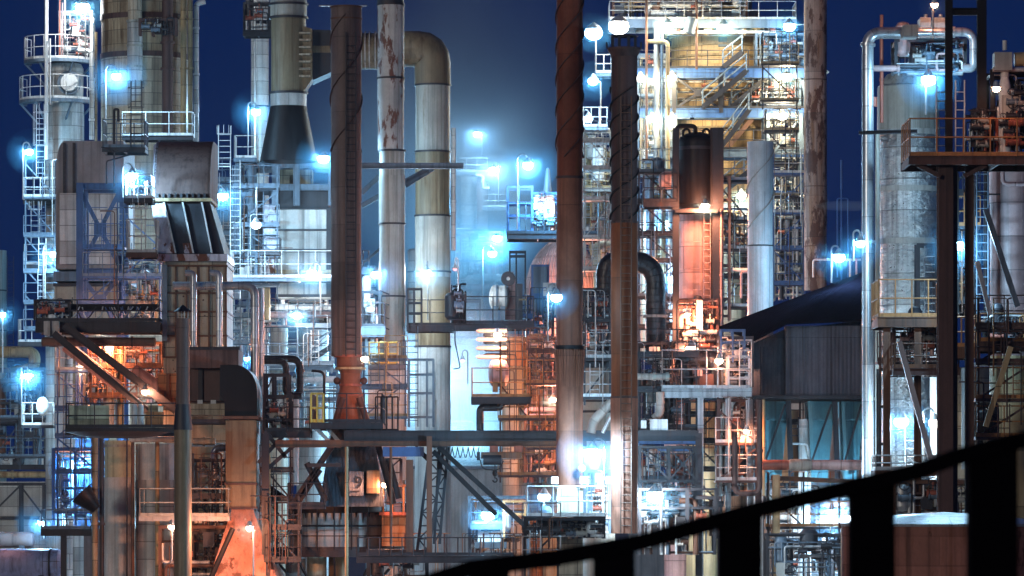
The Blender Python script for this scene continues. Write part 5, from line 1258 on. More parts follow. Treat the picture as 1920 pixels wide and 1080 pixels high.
piping('white lit pipes at right between second and third platforms', 1430, 1500, 140, 202, U+.8, 20, 139, 1.2, ['white_paint', 'galvanised', 'dark_steel'], .12, 'blue_grey_steel', 5, boxes=2)
piping('white lit pipes at right under third reactor platform', 1432, 1502, 215, 300, U+.8, 22, 141, 1.2, ['white_paint', 'galvanised', 'blue_grey_steel'], .12, 'blue_grey_steel', 5, boxes=2)
piping('pipes on left side of reactor behind second stack', 1196, 1250, 100, 330, U+.5, 28, 143, 1.4, ['tan_paint', 'galvanised', 'white_paint', 'blue_grey_steel'], .12, 'blue_grey_steel', 6, boxes=3)
piping('maze of dim rails and pipes right of grey chimney', 1450, 1508, 290, 560, U-1, 40, 145, 1.8, ['galvanised', 'blue_grey_steel', 'dark_steel', 'white_paint'], .12, 'blue_steel', 8, boxes=4)
piping('lit pipes between dark vessel and grey chimney', 1346, 1402, 390, 560, U-2, 34, 147, 1.8, ['galvanised', 'white_paint', 'tan_paint', 'dark_steel', 'rusty_beam'], .14, 'blue_grey_steel', 8, boxes=4)
piping('hazy pipes between rust stacks in front of reactor', 1096, 1146, 240, 480, U+2, 26, 149, 2, ['galvanised', 'white_paint', 'tan_paint', 'grey_paint'], .2, 'grey_paint', 5, boxes=4)
pipe('cream arched pipe between the rust stacks', [(1120, 560, U), (1120, 456, U), (1148, 456, U)], 16, 'cream_cladding', r_b=.7)
column('white_vessel', 'small white dome topped vessel between rust stacks', 'vessel', 1110, 1134, 282, 340, U+1, 'white_paint', dome=.5)
column('olive_vessel', 'olive streaked vessel between dark posts and grey chimney', 'vessel', 1352, 1398, 470, None, 205, 'brown_cladding', bands=(505, 540), bandm='tan_paint', dome=.3)
pipe('pale horizontal pipe into grey chimney', [(1346, 506, 196), (1402, 506, 196)], 7, 'white_paint', flanges=(.5,))
pipe('pink lit loop pipe left of grey chimney', [(1390, 560, 194), (1390, 510, 194), (1402, 510, 194)], 5, 'pink_lit_cladding')
piping('warm lit columns and pipes left of dark vessel', 1198, 1266, 320, 650, 204, 40, 151, 2.0, ['galvanised', 'tan_paint', 'white_paint', 'cream_cladding', 'dark_steel', 'blue_grey_steel'], .2, 'blue_grey_steel', 9, boxes=4)
for i, (x, w_, m_, l_) in enumerate(((1222, 10, 'blue_grey_steel', 'blue grey riser left of dark vessel frame'), (1244, 8, 'tan_paint', 'tan riser left of dark vessel frame'), (1257, 9, 'white_paint', 'white riser nearest dark vessel frame'), (1206, 10, 'cream_cladding', 'cream riser above crinkled arch duct'))):
    pipe(l_, [(x, 660, 200+i*.4), (x, 330+20*i, 200+i*.4)], w_, m_, name='riser_pipe', flanges=(.3, .7))
platform('dark side platform left of dark vessel', 1206, 1272, 378, 195, 2, .24, 'dark_steel', px_h=52, sp=.9)
tag(MB().lathe(0, 0, [(.001, -.3), (.3, -.22), (.42, 0), (.42, .3)], 20, axis='x', org=P(1246, 338, 197)).build('exchanger_end', 'pink_lit_cladding'), 'pink round exchanger end left of dark vessel', 'exchanger')

column('mottled_column', 'tall mottled rust column right of reactor tower', 'column', 1508, 1550, -40, 545, 228, 'mottled_rust', bands=(150, 350, 462), bandm='rusty_beam', bw=.05, bp=.03)

# dark vessel with red lit skirt
B = 197
t = T('dark_vessel', 'dark domed vessel with lifting lugs above red lit drum', 'vessel', P(1306, 385, B))
cx = X(1307, B); r_ = S(38, B)
MB().lathe(cx, B, [(r_*.8, Z(392, B)), (r_, Z(384, B)), (r_, Z(268, B))] + [(r_*math.cos(R(a)), Z(268, B) + .5*math.sin(R(a))) for a in (15, 35, 55, 75, 89)], 32).build('shell', 'black_steel', t)
MB().lathe(cx, B, [(r_, Z(282, B)), (r_+.05, Z(282, B)), (r_+.05, Z(276, B)), (r_, Z(276, B))], 32).build('seam_band', 'dark_steel', t)
for x in (1287, 1324):
    b = MB(); q = P(x, 250, B-.5)
    b.tube([q + V((.16*math.cos(R(a)), 0, .2*math.sin(R(a)))) for a in range(0, 361, 30)], .06, 8)
    b.build('lifting_lug', 'black_steel', t)
MB().tube(bend([P(1268, 300, B-.9), P(1268, 236, B-.9), P(1304, 236, B-.9), P(1304, 256, B-.3)], .25), .1, 10).build('top_pipe', 'black_steel', t)
vv = valve_mb(P(1298, 222, B-.4), .12).build('vent_valve', 'black_steel', t); wheel_mb(P(1298, 222, B-.4), .12).build('handwheel', 'black_steel', vv)
column('red_drum', 'orange and violet lit drum under the dark vessel', 'vessel', 1274, 1336, 392, 700, B+.3, 'pink_lit_cladding', bands=(455, 505, 545), bandm='pink_lit_cladding', bw=.04, bp=.02)
for i, (x, w_) in enumerate(((1267, .3), (1346, .5), (1338, .3))):
    tag(MB().ibeam(P(x, 740, B-1.6+i*.4), P(x, 240, B-1.6+i*.4), w_, w_).build('steel_post', 'dark_steel'), ['dark post left of orange and violet drum', 'thick purple dark post right of orange drum', 'thin dark post on right side of dark vessel'][i], 'post')
pipe('pink lit riser right of thick dark post', [(1352, 640, B-1.5), (1352, 392, B-1.5)], 5, 'pink_lit_cladding', name='riser_pipe', flanges=(.5,))
frame('dark cross bars right of dark vessel', [1338, 1368], [330, 372, 432, 495, 558, 590], B-1.2, .8, 'dark_steel', .1, 600, [])
platform('dark bar platform at red lamp under dark vessel', 1266, 1346, 392, B-2.2, 1.2, .16, None)
ladder('lumpy pink lit chain ladder on orange drum', 1326, 400, 640, B-1.2, 'pink_lit_cladding', False, .3)
piping('red lit valves and pipes at foot of orange drum', 1270, 1345, 560, 660, B-1.6, 26, 153, 1.0, ['red_lead', 'orange_brick', 'dark_steel', 'pink_lit_cladding', 'galvanised'], .12, 'dark_rust_stack', 8, boxes=3)
tag(MB().box(X(1306, B-2), X(1317, B-2), B-2.2, B-1.9, Z(623, B), Z(567, B)).build('gauge_box', 'white_paint'), 'upright white gauge box before orange drum foot', 'gauge')
piping('red shadowed pipes left of orange drum foot', 1226, 1270, 560, 740, B+1, 20, 155, 1.4, ['red_lead', 'rusty_beam', 'galvanised', 'orange_brick'], .12, 'dark_rust_stack', 5, boxes=2)

# grey chimney
column('grey_chimney', 'plain pale grey chimney with spiral fin above dark shed roof', 'chimney', 1402, 1449, 266, None, 190, 'chimney_paint', bands=(461,), bandm='dark_steel', bw=.06, bp=.03, strake=(282, 430, .9, 3.6, 2), strm='grey_paint', segs=[(461, 'chimney_paint')], n=36)

# machine platform
C = 178
platform('machine platform with shiny pale fascia right of second stack', 1240, 1410, 728, C, 3.2, .4, 'galvanised', h=1.6, sp=1.7, m='silver_pipe', legs=(1314, 1366, 1408))
t = T('compressor', 'dark machine with lagged round drums on machine platform', 'machine', P(1310, 727, C+1))
MB().lathe(X(1289, C), C+1.2, [(S(12, C), Z(727, C)), (S(13, C), Z(712, C)), (S(12, C), Z(690, C)), (S(9, C), Z(684, C)), (.001, Z(682, C))], 22).build('upright_drum', 'black_lagging', t)
MB().tube(bend([P(1280, 692, C+1.2), P(1284, 672, C+1.2), P(1338, 672, C+1.2), P(1342, 690, C+1.2)], .35), .36, 18).build('casing', 'black_lagging', t)
MB().box(X(1302, C), X(1340, C), C+.9, C+2, Z(727, C), Z(700, C)).build('bed', 'dark_rust_stack', t)
MB().box(X(1304, C), X(1318, C), C+.6, C+.9, Z(704, C), Z(690, C)).build('gauge_panel', 'pink_lit_cladding', t)
MB().tube([P(1311, 668, C+.7), P(1311, 694, C+.7)], .4, 18).build('strap', 'lagging', t) if False else None
frame('railing frame on right end of machine platform', [1366, 1408], [666, 690, 706], C+.1, 1.4, 'galvanised', .08, 728, [])
ladder('slanted white ladder leaning at shed corner', 1398, 640, 725, C-.2, 'white_paint', False, .5)
frame('blue railed landing at shed corner above machine platform', [1352, 1374, 1396], [617, 640], C+1, 1, 'blue_steel', .08, 680, [])
piping('dark pipes left of shed above machine platform', 1350, 1410, 630, 726, C+2, 20, 157, 1.2, ['dark_steel', 'blue_grey_steel', 'galvanised'], .1, 'dark_steel', 4, boxes=2)
piping('orange and silver pipes below machine platform', 1348, 1420, 748, 930, C+.6, 38, 159, 1.6, ['galvanised', 'orange_brick', 'dark_steel', 'white_paint', 'rusty_beam', 'silver_pipe'], .16, 'dark_rust_stack', 9, boxes=6)
pipe('dark red heavy pipe dropping left of hoppers', [(1378, 820, 175), (1378, 925, 175), (1424, 925, 175), (1424, 750, 175)], 11, 'dark_rust_stack', flanges=(.3, .7))
drum('silver_drum', 'small silver vertical looking drum near sodium lamp below platform', 'vessel', P(1388, 822, C), .42, .9, 'silver_pipe', axis='x')

# shed with sloping dark roof over teal hoppers
D = 182
t = T('conveyor_shed', 'corrugated shed with long sloping roof coloured black for shade', 'shed', P(1510, 742, D))
pl = [(1410, 742), (1410, 645), (1470, 618), (1640, 598), (1640, 742)]
MB().prism([(X(a, D), Z(b, D)) for a, b in pl], D, D+7).build('wall', 'corrugated', t)
MB().box(X(1471, D), X(1640, D), D-.7, D-.002, Z(742, D), Z(612, D)).build('front_bay', 'corrugated', t)
pl = [(1350, 615), (1618, 514), (1640, 512), (1640, 604), (1470, 612), (1405, 642)]
b = MB()
b.hexa([(X(1348, D), D-1, Z(618, D)), (X(1405, D), D-1.2, Z(644, D)), (X(1640, D), D-1.2, Z(606, D)), (X(1640, D), D+6, Z(514, D))],
       [(X(1348, D), D-1, Z(613, D)), (X(1405, D), D-1.2, Z(639, D)), (X(1640, D), D-1.2, Z(600, D)), (X(1640, D), D+6, Z(508, D))])
b = MB()
def rp(dz): return [(X(1348, D+7), D+7, Z(614+dz, D+7)), (X(1412, D), D-1.2, Z(640+dz, D)), (X(1472, D), D-1.2, Z(609+dz, D)), (X(1642, D), D-1.2, Z(602+dz, D)), (X(1642, D+7), D+7, Z(504+dz, D+7)), (X(1618, D+7), D+7, Z(512+dz, D+7))]
b.add(rp(2) + rp(-2), [(0, 2, 1), (0, 5, 2), (2, 5, 4, 3), (6, 7, 8), (6, 8, 11), (8, 9, 10, 11)] + [(i, (i+1) % 6, 6+(i+1) % 6, 6+i) for i in range(6)])
b.build('roof', 'roof_shade', t)
MB().box(X(1405, D), X(1640, D), D-.8, D+7, Z(749, D), Z(742.5, D)).build('floor_edge', 'dark_steel', t)
MB().box(X(1426, D), X(1449, D), D-.05, D-.004, Z(742, D), Z(650, D)).build('door_panel', 'corrugated', t)
for i, x in enumerate((1428, 1515, 1577)):
    t = T('steel_hopper', ['left', 'middle', 'right'][i] + ' of three teal steel hopper bents under black roofed shed', 'hopper', P(x+20, 900, D))
    w_ = 48 if i != 2 else 42
    pl = [(x, 752), (x+w_, 752), (x+w_, 790), (x+w_-10, 900), (x+12, 900), (x, 860)]
    MB().prism([(X(a, D), Z(b_, D)) for a, b_ in pl], D+.4, D+2.2).build('plate', 'teal_steel', t)
    MB().box(X(x, D), X(x+w_, D), D+.1, D+.39, Z(788, D), Z(785, D)).build('stiffener', 'teal_steel', t)
    MB().bar(P(x+w_+2, 752, D-.2), P(x+w_+8, 905, D-.2), .22, .22).build('leg', 'dark_steel', t)
    MB().bar(P(x+3, 752, D-.2), P(x+10, 905, D-.2), .14, .16).build('leg', 'teal_steel', t)
    MB().bar(P(x+w_-4, 758, D-.25), P(x+8, 862, D-.25), .07, .09).build('brace', 'dark_steel', t)  # thin dark bar put in for a diagonal shadow across the plate
column('white_riser', 'white pipe column standing between teal hoppers', 'pipe', 1497, 1520, 786, None, D+.3, 'white_paint', bands=(800,), bandm='galvanised')
pipe('white bent pipe with ladder look between teal hoppers', [(1480, 792, D-.2), (1480, 832, D-.2), (1514, 832, D-.2), (1518, 860, D-.2)], 5, 'white_paint')
ladder('small dark ladder between teal hoppers', 1488, 782, 830, D-.4, 'dark_steel', False, .4)
t = T('process_pipe', 'red and violet pipe with torn lagging before teal hoppers', 'pipe', P(1540, 880, 176))
MB().tube([P(1430, 872, 176), P(1480, 872, 176)], .21, 16).build('run', 'red_lead', t)
MB().tube([P(1478, 872, 176), P(1482, 872, 176), P(1518, 872, 176), P(1522, 872, 176)], [.2, .25, .25, .2], 16).build('lagging_sleeve', 'lagging', t)
MB().tube([P(1522, 872, 176), P(1700, 872, 176)], .215, 16).build('run', 'pink_lit_cladding', t)
pipe('orange thin post at left edge of hoppers', [(1432, 930, 177), (1432, 748, 177)], 6, 'tan_paint', name='riser_pipe')
tag(MB().ibeam(P(1422, 748, 177.5), P(1422, 960, 177.5), .26, .26).build('steel_post', 'dark_rust_stack'), 'dark post at left end of hoppers', 'post')
pipe('white roof edge pipe above shed with uprights', [(1525, 520, 200), (1525, 487, 200), (1614, 487, 200)], 4, 'white_paint', r_b=.15)
for i, (x, l_) in enumerate(((1594, 'white upright between roof lamps'), (1606, 'pinkish upright near tall grey pipe'))):
    pipe(l_, [(x, 530, 199.5), (x, 485, 199.5)], 4, 'white_paint' if i == 0 else 'pink_lit_cladding', name='riser_pipe')
column('background_mast', 'faint thin mast far behind black roof', 'mast', 1576, 1579, 300, None, 330, 'blue_steel')
pipe('faint hooped vent far behind black roof', [(1570, 520, 330), (1570, 372, 330), (1590, 372, 330), (1590, 520, 330)], 3, 'blue_steel')
piping('dark shadowed pipes and white lights under hoppers', 1440, 1680, 905, 1090, 184, 40, 161, 2.4, ['dark_steel', 'galvanised', 'rusty_beam', 'blue_grey_steel', 'white_paint'], .16, 'dark_steel', 10, boxes=6)
tag(MB().ibeam(P(1455, 890, 177), P(1455, 1100, 177), .3, .5).build('concrete_post', 'tan_paint'), 'pink lit broad post under violet pipe', 'post')
tag(MB().ibeam(P(1445, 896, 177), P(1700, 908, 177), .3, .2).build('cross_beam', 'rusty_beam'), 'rusty beam along bottom behind black handrail', 'beam')

# ================================================================ right side: tall pipe, foil column, rust steelwork
pipe('very tall grey blue pipe with elbow at upper right', [(1627, 960, 162), (1627, 62, 162), (1712, 62, 162)], 22, 'silver_pipe', flanges=(.52, .9), name='tall_pipe', n=20, r_b=.5)
pipe('pipe looping down at right of the top tank', [(1712, 60, 162), (1826, 60, 162), (1826, 128, 162), (1806, 128, 162)], 17, 'silver_pipe', r_b=.45, flanges=(.4,), n=16)
pipe('red lit slim pipe behind the top elbow', [(1653, 230, 164), (1653, 28, 164)], 7, 'red_lead', name='riser_pipe', flanges=(.4,))
pipe('pink lit short horizontal pipe below top elbow', [(1632, 128, 163), (1686, 128, 163)], 12, 'pink_lit_cladding', flanges=(.96,))
tag(MB().box(X(1694, 161), X(1722, 161), 161, 162.2, Z(68, 161), Z(46, 161)).build('valve_box', 'grey_paint'), 'small grey box on the top elbow pipe', 'box')
t = T('top_tank', 'square grey tank pair below red topped lamp', 'tank', P(1750, 70, 162.6))
for a, c_ in ((1726, 1746), (1752, 1775)):
    MB().box(X(a, 162.6), X(c_, 162.6), 162.7, 163.8, Z(70, 162.6), Z(32, 162.6)).build('tank_box', 'grey_paint', t)
    MB().tube([P((a+c_)/2, 32, 163), P((a+c_)/2, 27, 163)], .08, 8).build('cap', 'galvanised', t)
piping('dim pipes and tank fittings above foil column', 1680, 1810, 72, 135, 163, 22, 171, 1.4, ['galvanised', 'pink_lit_cladding', 'blue_grey_steel', 'dark_steel'], .12, 'dark_steel', 5, boxes=3)
column('foil_column', 'wide column wrapped in crinkled silver foil', 'column', 1646, 1760, 162, None, 170, 'foil_cladding', bands=(250, 356, 454), bandm='grey_paint', bw=.22, bp=.06, n=40, dome=.08, segs=[(255, 'foil_cladding')])
tag(MB().lathe(X(1703, 170), 170, [(S(58.5, 170), Z(245, 170)), (S(58, 170), Z(165, 170)), (S(40, 170), Z(140, 170)), (S(16, 170), Z(132, 170)), (.001, Z(130, 170))], 40).build('column_head', 'duct_grey'), 'dull grey domed head of the foil wrapped column', 'column')
tag(MB().ibeam(P(1610, 249, 161), P(1720, 246, 161), .16, .14).build('stay_beam', 'dark_steel'), 'dark stay beam from tall pipe to foil column', 'beam')
frame('dark slim frame over right half of foil column', [1722, 1756], [456, 520], 164, 1, 'dark_steel', .12, 600, [])
ladder('pale ladder beside dark slim frame on foil column', 1746, 455, 700, 164.4, 'galvanised', False, .5)
pipe('rusty orange bulb fitting beside tall grey pipe', [(1639, 182, 163.5), (1639, 200, 163.5)], 11, 'red_lead')
pipe('dark companion pipe right of very tall grey pipe', [(1645, 960, 163.5), (1645, 250, 163.5)], 9, 'duct_grey', name='riser_pipe', flanges=(.3, .6))

E_ = 142
platform('rusty front platform with orange lit railing at right', 1704, 1960, 292, E_, 3.0, .3, 'rusty_rail', px_h=70, sp=.82, m='dark_rust_stack', braces=((1722, 1765, 330), (1850, 1808, 330)))
for i, (x, w_, m_, l_) in enumerate(((1775, .5, 'dark_rust_stack', 'thick dark rusty column left of pink column'), (1795, .22, 'dark_steel', 'thin dark post beside thick rusty column'), (1827, .28, 'rusty_beam', 'orange brown post nearest pink column'))):
    tag(MB().ibeam((X(x, E_), E_+.6+.5*i, 0), (X(x, E_), E_+.6+.5*i, Z(300, E_)), w_, w_).build('steel_post', m_), l_, 'post')
for i, (x, w_, l_) in enumerate(((1786, .24, 'left black mast above rusty front platform'), (1848, .3, 'right black mast above rusty front platform'))):
    tag(MB().ibeam((X(x, E_), E_+1.2, Z(292, E_)), (X(x, E_), E_+1.2, Z(-40, E_)), w_, w_).build('mast', 'black_steel'), l_, 'mast')
tag(MB().ibeam(P(1786, 22, E_+1.2), P(1850, 22, E_+1.2), .2, .24).build('cross_beam', 'black_steel'), 'black cross beam between the two black masts', 'beam')
ladder('tall white ladder standing on rusty front platform', 1800, 150, 290, E_+1, 'white_paint', False, .3)
ladder('second pale ladder left on rusty front platform', 1768, 150, 290, E_+1.4, 'galvanised', False, .45)
piping('dark valves and white pipe bends at upper right', 1860, 1935, 130, 284, E_+1, 34, 175, 1.4, ['white_paint', 'galvanised', 'black_steel', 'dark_steel'], .08, 'black_steel', 9, boxes=2)
piping('small valves along rusty platform railing', 1810, 1870, 200, 284, E_+.8, 18, 176, 1.0, ['dark_steel', 'galvanised', 'black_steel', 'red_lead'], .06, 'black_steel', 7, grid=False)
t = T('square_valve', 'white square valve body on neck at upper right', 'valve', P(1884, 210, E_+1))
MB().box(X(1869, E_), X(1902, E_), E_+.6, E_+1.3, Z(128, E_), Z(94, E_)).build('body', 'grey_paint', t)
MB().tube([P(1884, 145, E_+1), P(1884, 128, E_+1)], .15, 12).build('neck', 'white_paint', t)
MB().tube([P(1884, 94, E_+1), P(1884, 76, E_+1)], .08, 10).build('spindle', 'white_paint', t)
MB().tube([P(1902, 112, E_+1), P(1935, 110, E_+1)], .24, 14).build('outlet', 'tan_paint', t)
MB().tube([P(1884, 290, E_+1), P(1884, 160, E_+1), P(1884, 145, E_+1)], [.22, .2, .13], 14).build('stem_pipe', 'white_paint', t)
column('pink_column', 'wide pink lit clad column at the right edge', 'column', 1856, 1935, 296, None, 152, 'pink_lit_cladding', bands=(592,), bandm='duct_grey', bw=.05, segs=[(668, 'tan_paint')])
pipe('pale pipe loop on upper face of pink column', [(1880, 300, 148.5), (1880, 345, 148.5), (1930, 345, 148.5)], 8, 'pink_lit_cladding')
pipe('dim riser left of the pink column', [(1848, 660, 150), (1848, 300, 150)], 8, 'dark_steel', name='riser_pipe')
ladder('blue lit ladder left of pink column', 1842, 300, 600, 149, 'blue_grey_steel', False, .4)
for i, (a, b_, c_, d_, m_, l_) in enumerate(((1848, 392, 1908, 575, 'blue_grey_steel', 'long grey strut leaning across pink column'), (1832, 490, 1856, 590, 'galvanised', 'short pale strut beside orange brown post'), (1686, 640, 1746, 862, 'galvanised', 'white slanting brace before pale lower wall'), (1895, 650, 1848, 800, 'tan_paint', 'tan brace leaning right of orange brown post'))):
    tag(MB().bar(P(a, b_, E_), P(c_, d_, E_), .14, .18).build('slanted_strut', m_), l_, 'strut')
platform('rusty lower platform with rails in front of foil column', 1646, 1774, 594, 150, 3.0, .36, 'rusty_rail', px_h=70, sp=.62, m='rusty_beam', legs=(1664, 1722))
platform('rusty lower platform with valves below pink column', 1836, 1930, 640, 146, 2.4, .34, 'rusty_rail', px_h=52, sp=1.2, m='dark_rust_stack')
platform('rusty middle platform between thick column and orange post', 1768, 1838, 650, 147, 2.0, .4, 'rusty_rail', px_h=56, sp=.7, m='rusty_beam')
platform('rusty hanging platform below the foil column', 1675, 1800, 690, 149, 2.0, .26, 'rusty_beam', px_h=46, sp=1.1, m='dark_rust_stack')
piping('dark machinery behind thick rusty column', 1778, 1828, 515, 595, 151, 18, 177, 1.0, ['dark_steel', 'galvanised', 'blue_grey_steel'], .1, 'dark_steel', 4, boxes=3)
piping('rusty pipes under foil column between lower platforms', 1676, 1772, 606, 690, 152, 20, 178, 1.4, ['rusty_beam', 'dark_steel', 'galvanised', 'pink_lit_cladding'], .12, 'dark_rust_stack', 5, boxes=2)
piping('cable bundle and valves below pink column', 1838, 1925, 592, 650, 148, 20, 179, .8, ['cable', 'dark_steel', 'galvanised', 'rusty_beam'], .06, 'dark_steel', 6, grid=False)
boxthing('pale_wall', 'pale grey wall panel behind two gooseneck lamps', 'wall', 1655, 1766, 692, 960, 172, 1, 'grey_paint', [('seam', 1655, 1766, 752, 754, .03, 'duct_grey'), ('door', 1672, 1722, 772, 900, .04, 'blue_grey_steel')])
column('white_column', 'white column right of the two gooseneck lamps', 'column', 1744, 1764, 640, None, 164, 'white_paint')
column('clad_drum', 'cream stained clad drum low behind orange post', 'vessel', 1768, 1860, 690, None, 158, 'cream_cladding', bands=(760, 800), bandm='tan_paint', bw=.04)
pipe('slim white riser on cream stained drum', [(1806, 880, 153), (1806, 690, 153)], 6, 'white_paint', name='riser_pipe')
ladder('pale ladder under the two gooseneck lamps', 1712, 800, 900, 163, 'galvanised', False, .6)
frame('thin dark posts and rungs right of tall grey pipe', [1650, 1664], [690, 760, 830, 900], 158, 1, 'dark_steel', .09, 960, [])
tag(MB().tube(bend([P(1832, 850, 148), P(1832, 755, 148), P(1862, 755, 148), P(1862, 850, 148)], .45), .22, 14).build('black_arch_pipe', 'black_lagging'), 'black arched pipe low beside orange post', 'pipe')
drum('black_blower', 'round black blower low at right edge', 'blower', P(1842, 796, 147), .5, .6, 'black_steel', axis='y', bands=(.5,))
platform('rusty low walkway behind the black handrail at right', 1640, 1760, 882, 150, 1.6, .2, 'galvanised', px_h=28, sp=.5, m='rusty_beam')
piping('brown pipework behind handrail above red tank', 1676, 1830, 900, 968, 150, 26, 181, 1.4, ['rusty_beam', 'tan_paint', 'dark_rust_stack', 'galvanised'], .12, 'rusty_beam', 5, boxes=3)
t = T('red_tank', 'broad brick red tank with silver roof behind black handrail', 'tank', P(1780, 1080, 112))
MB().lathe(X(1800, 114), 118, [(S(200, 114), 0), (S(200, 114), Z(986, 114))], 60).build('wall', 'tank_red', t)
MB().lathe(X(1800, 114), 118, [(S(201, 114), Z(988, 114)), (S(202.5, 114), Z(983, 114)), (S(120, 114), Z(968, 114)), (.001, Z(960, 114))], 60).build('roof', 'silver_pipe', t)
boxthing('orange_post', 'orange painted post low between black balusters', 'post', 1578, 1592, 980, 1150, 120, .3, 'yellow_rail', [('bracket', 1572, 1600, 980, 990, .1, 'rusty_beam')])
piping('dim blue pipes low between black balusters', 1440, 1580, 1000, 1100, 172, 22, 183, 1.4, ['dark_steel', 'blue_grey_steel', 'galvanised'], .1, 'dark_steel', 4, boxes=3)
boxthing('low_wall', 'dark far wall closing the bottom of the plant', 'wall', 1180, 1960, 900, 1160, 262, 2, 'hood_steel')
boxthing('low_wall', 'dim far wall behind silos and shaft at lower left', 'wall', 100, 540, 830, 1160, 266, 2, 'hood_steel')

boxthing('plant_wall', 'dim grey wall glimpsed behind the teal hoppers', 'wall', 1418, 1660, 744, 1160, 214, 1, 'duct_grey', [('cornice', 1416, 1662, 740, 745, .1, 'dark_steel')])
column('background_tank', 'cream tank glimpsed behind teal hoppers', 'tank', 1440, 1500, 770, None, 206, 'tan_paint')

# ================================================================ slender access steelwork between the big pieces
SCF = [
 ('slender dark access steelwork before misty pipes left of brown stack', 494, 622, 560, 700, 225, 1, 'blue_grey_steel', 'galvanised'),
 ('pale access steelwork behind silver downcomer pipes', 428, 500, 550, 780, 232, 2, 'blue_grey_steel', 'galvanised'),
 ('dark thin access steelwork right of capped chimney', 362, 424, 850, 1080, 178.6, 3, 'dark_steel', 'dark_steel'),
 ('dark access steelwork between silver downcomer and ring tank', 492, 545, 830, 1075, 179, 4, 'dark_steel', 'tan_paint'),
 ('blue violet access steelwork before ribbed dome', 944, 1046, 540, 612, 215, 6, 'blue_steel', 'blue_grey_steel'),
 ('rusty access steelwork in front of orange columns', 938, 1044, 640, 905, 196, 7, 'dark_rust_stack', 'rusty_rail'),
 ('grey access steelwork high between the rust stacks', 1096, 1146, 240, 520, 226, 8, 'grey_paint', 'galvanised'),
 ('dark access steelwork low between the rust stacks', 1096, 1144, 545, 760, 176, 9, 'dark_steel', 'galvanised'),
 ('dark blue access steelwork left of dark vessel', 1198, 1266, 300, 640, 198, 10, 'dark_steel', 'blue_grey_steel'),
 ('dark access steelwork right of dark vessel', 1350, 1404, 300, 610, 199, 11, 'dark_steel', 'galvanised'),
 ('blue access steelwork between grey chimney and mottled column', 1450, 1508, 280, 560, 230, 12, 'blue_steel', 'galvanised'),
 ('dark red access steelwork under machine platform', 1346, 1420, 745, 930, 177.2, 13, 'dark_rust_stack', 'galvanised'),
 ('dark access steelwork behind second rust stack foot', 1196, 1306, 640, 830, 178.6, 14, 'dark_steel', 'galvanised'),
 ('violet access steelwork above glare lamps', 1196, 1300, 835, 990, 177.6, 15, 'dark_steel', 'blue_grey_steel'),
 ('rust coloured access steelwork under foil column', 1650, 1770, 600, 700, 156, 16, 'dark_rust_stack', 'rusty_rail'),
 ('dark access steelwork left of orange brown post', 1776, 1832, 296, 600, 150, 17, 'dark_steel', 'rusty_rail'),
 ('rust coloured access steelwork right of orange brown post', 1834, 1930, 560, 840, 145, 18, 'dark_rust_stack', 'rusty_rail'),
 ('dark access steelwork behind handrail under hoppers', 1440, 1640, 885, 1080, 178, 19, 'dark_steel', 'rusty_rail'),
 ('blue access steelwork left of the silos', 108, 185, 650, 990, 188, 20, 'blue_steel', 'blue_grey_steel'),
 ('purple grey access steelwork at far left', -10, 84, 690, 880, 246, 21, 'dark_steel', 'blue_grey_steel'),
 ('blue access steelwork behind blue braced tower', 160, 300, 390, 606, 191, 22, 'blue_steel', 'blue_grey_steel'),
 ('orange lit access steelwork below long dark platform', 170, 300, 645, 756, 186.5, 23, 'rusty_beam', 'rusty_rail'),
 ('pale access steelwork on reactor between top platforms', 1430, 1494, 60, 205, 236.2, 24, 'dark_steel', 'tan_paint'),
 ('dark access steelwork on reactor behind grey chimney', 1436, 1494, 205, 400, 236.2, 25, 'dark_steel', 'tan_paint'),
 ('dark access steelwork on pale filter house side', 440, 520, 310, 560, 219.2, 28, 'blue_grey_steel', 'galvanised'),
 ('thin blue access steelwork between brown stack and white duct', 682, 760, 640, 800, 197.5, 42, 'blue_grey_steel', 'tan_paint'),
 ('dark access steelwork in front of tall stack platform legs', 984, 1046, 970, 1090, 165.5, 44, 'dark_steel', 'galvanised'),
 ('thin dark access steelwork before yellowish column', 1290, 1352, 750, 960, 181, 45, 'dark_steel', 'dark_steel'),
 ('sparse dark access steelwork before teal hoppers', 1430, 1640, 748, 880, 186, 46, 'dark_steel', 'blue_grey_steel'),
 ('pale access steelwork left of slim pale tower', 48, 104, 300, 640, 233.2, 47, 'blue_grey_steel', 'white_paint'),
 ('blue access steelwork behind hood skirt and ladder', 392, 470, 320, 545, 228, 48, 'blue_grey_steel', 'galvanised'),
 ('dark access steelwork left of ring tank rails', 500, 560, 930, 1080, 176.2, 52, 'dark_steel', 'dark_steel'),
 ('rusty access steelwork behind bottom walkway rails', 760, 980, 1000, 1090, 180, 53, 'dark_rust_stack', 'rusty_rail'),
]
for l_, a, b_, c_, d_, q, sd, m_, rl in SCF:
    scaffold(l_, a, b_, c_, d_, q, sd, 1.2, m_, rl)
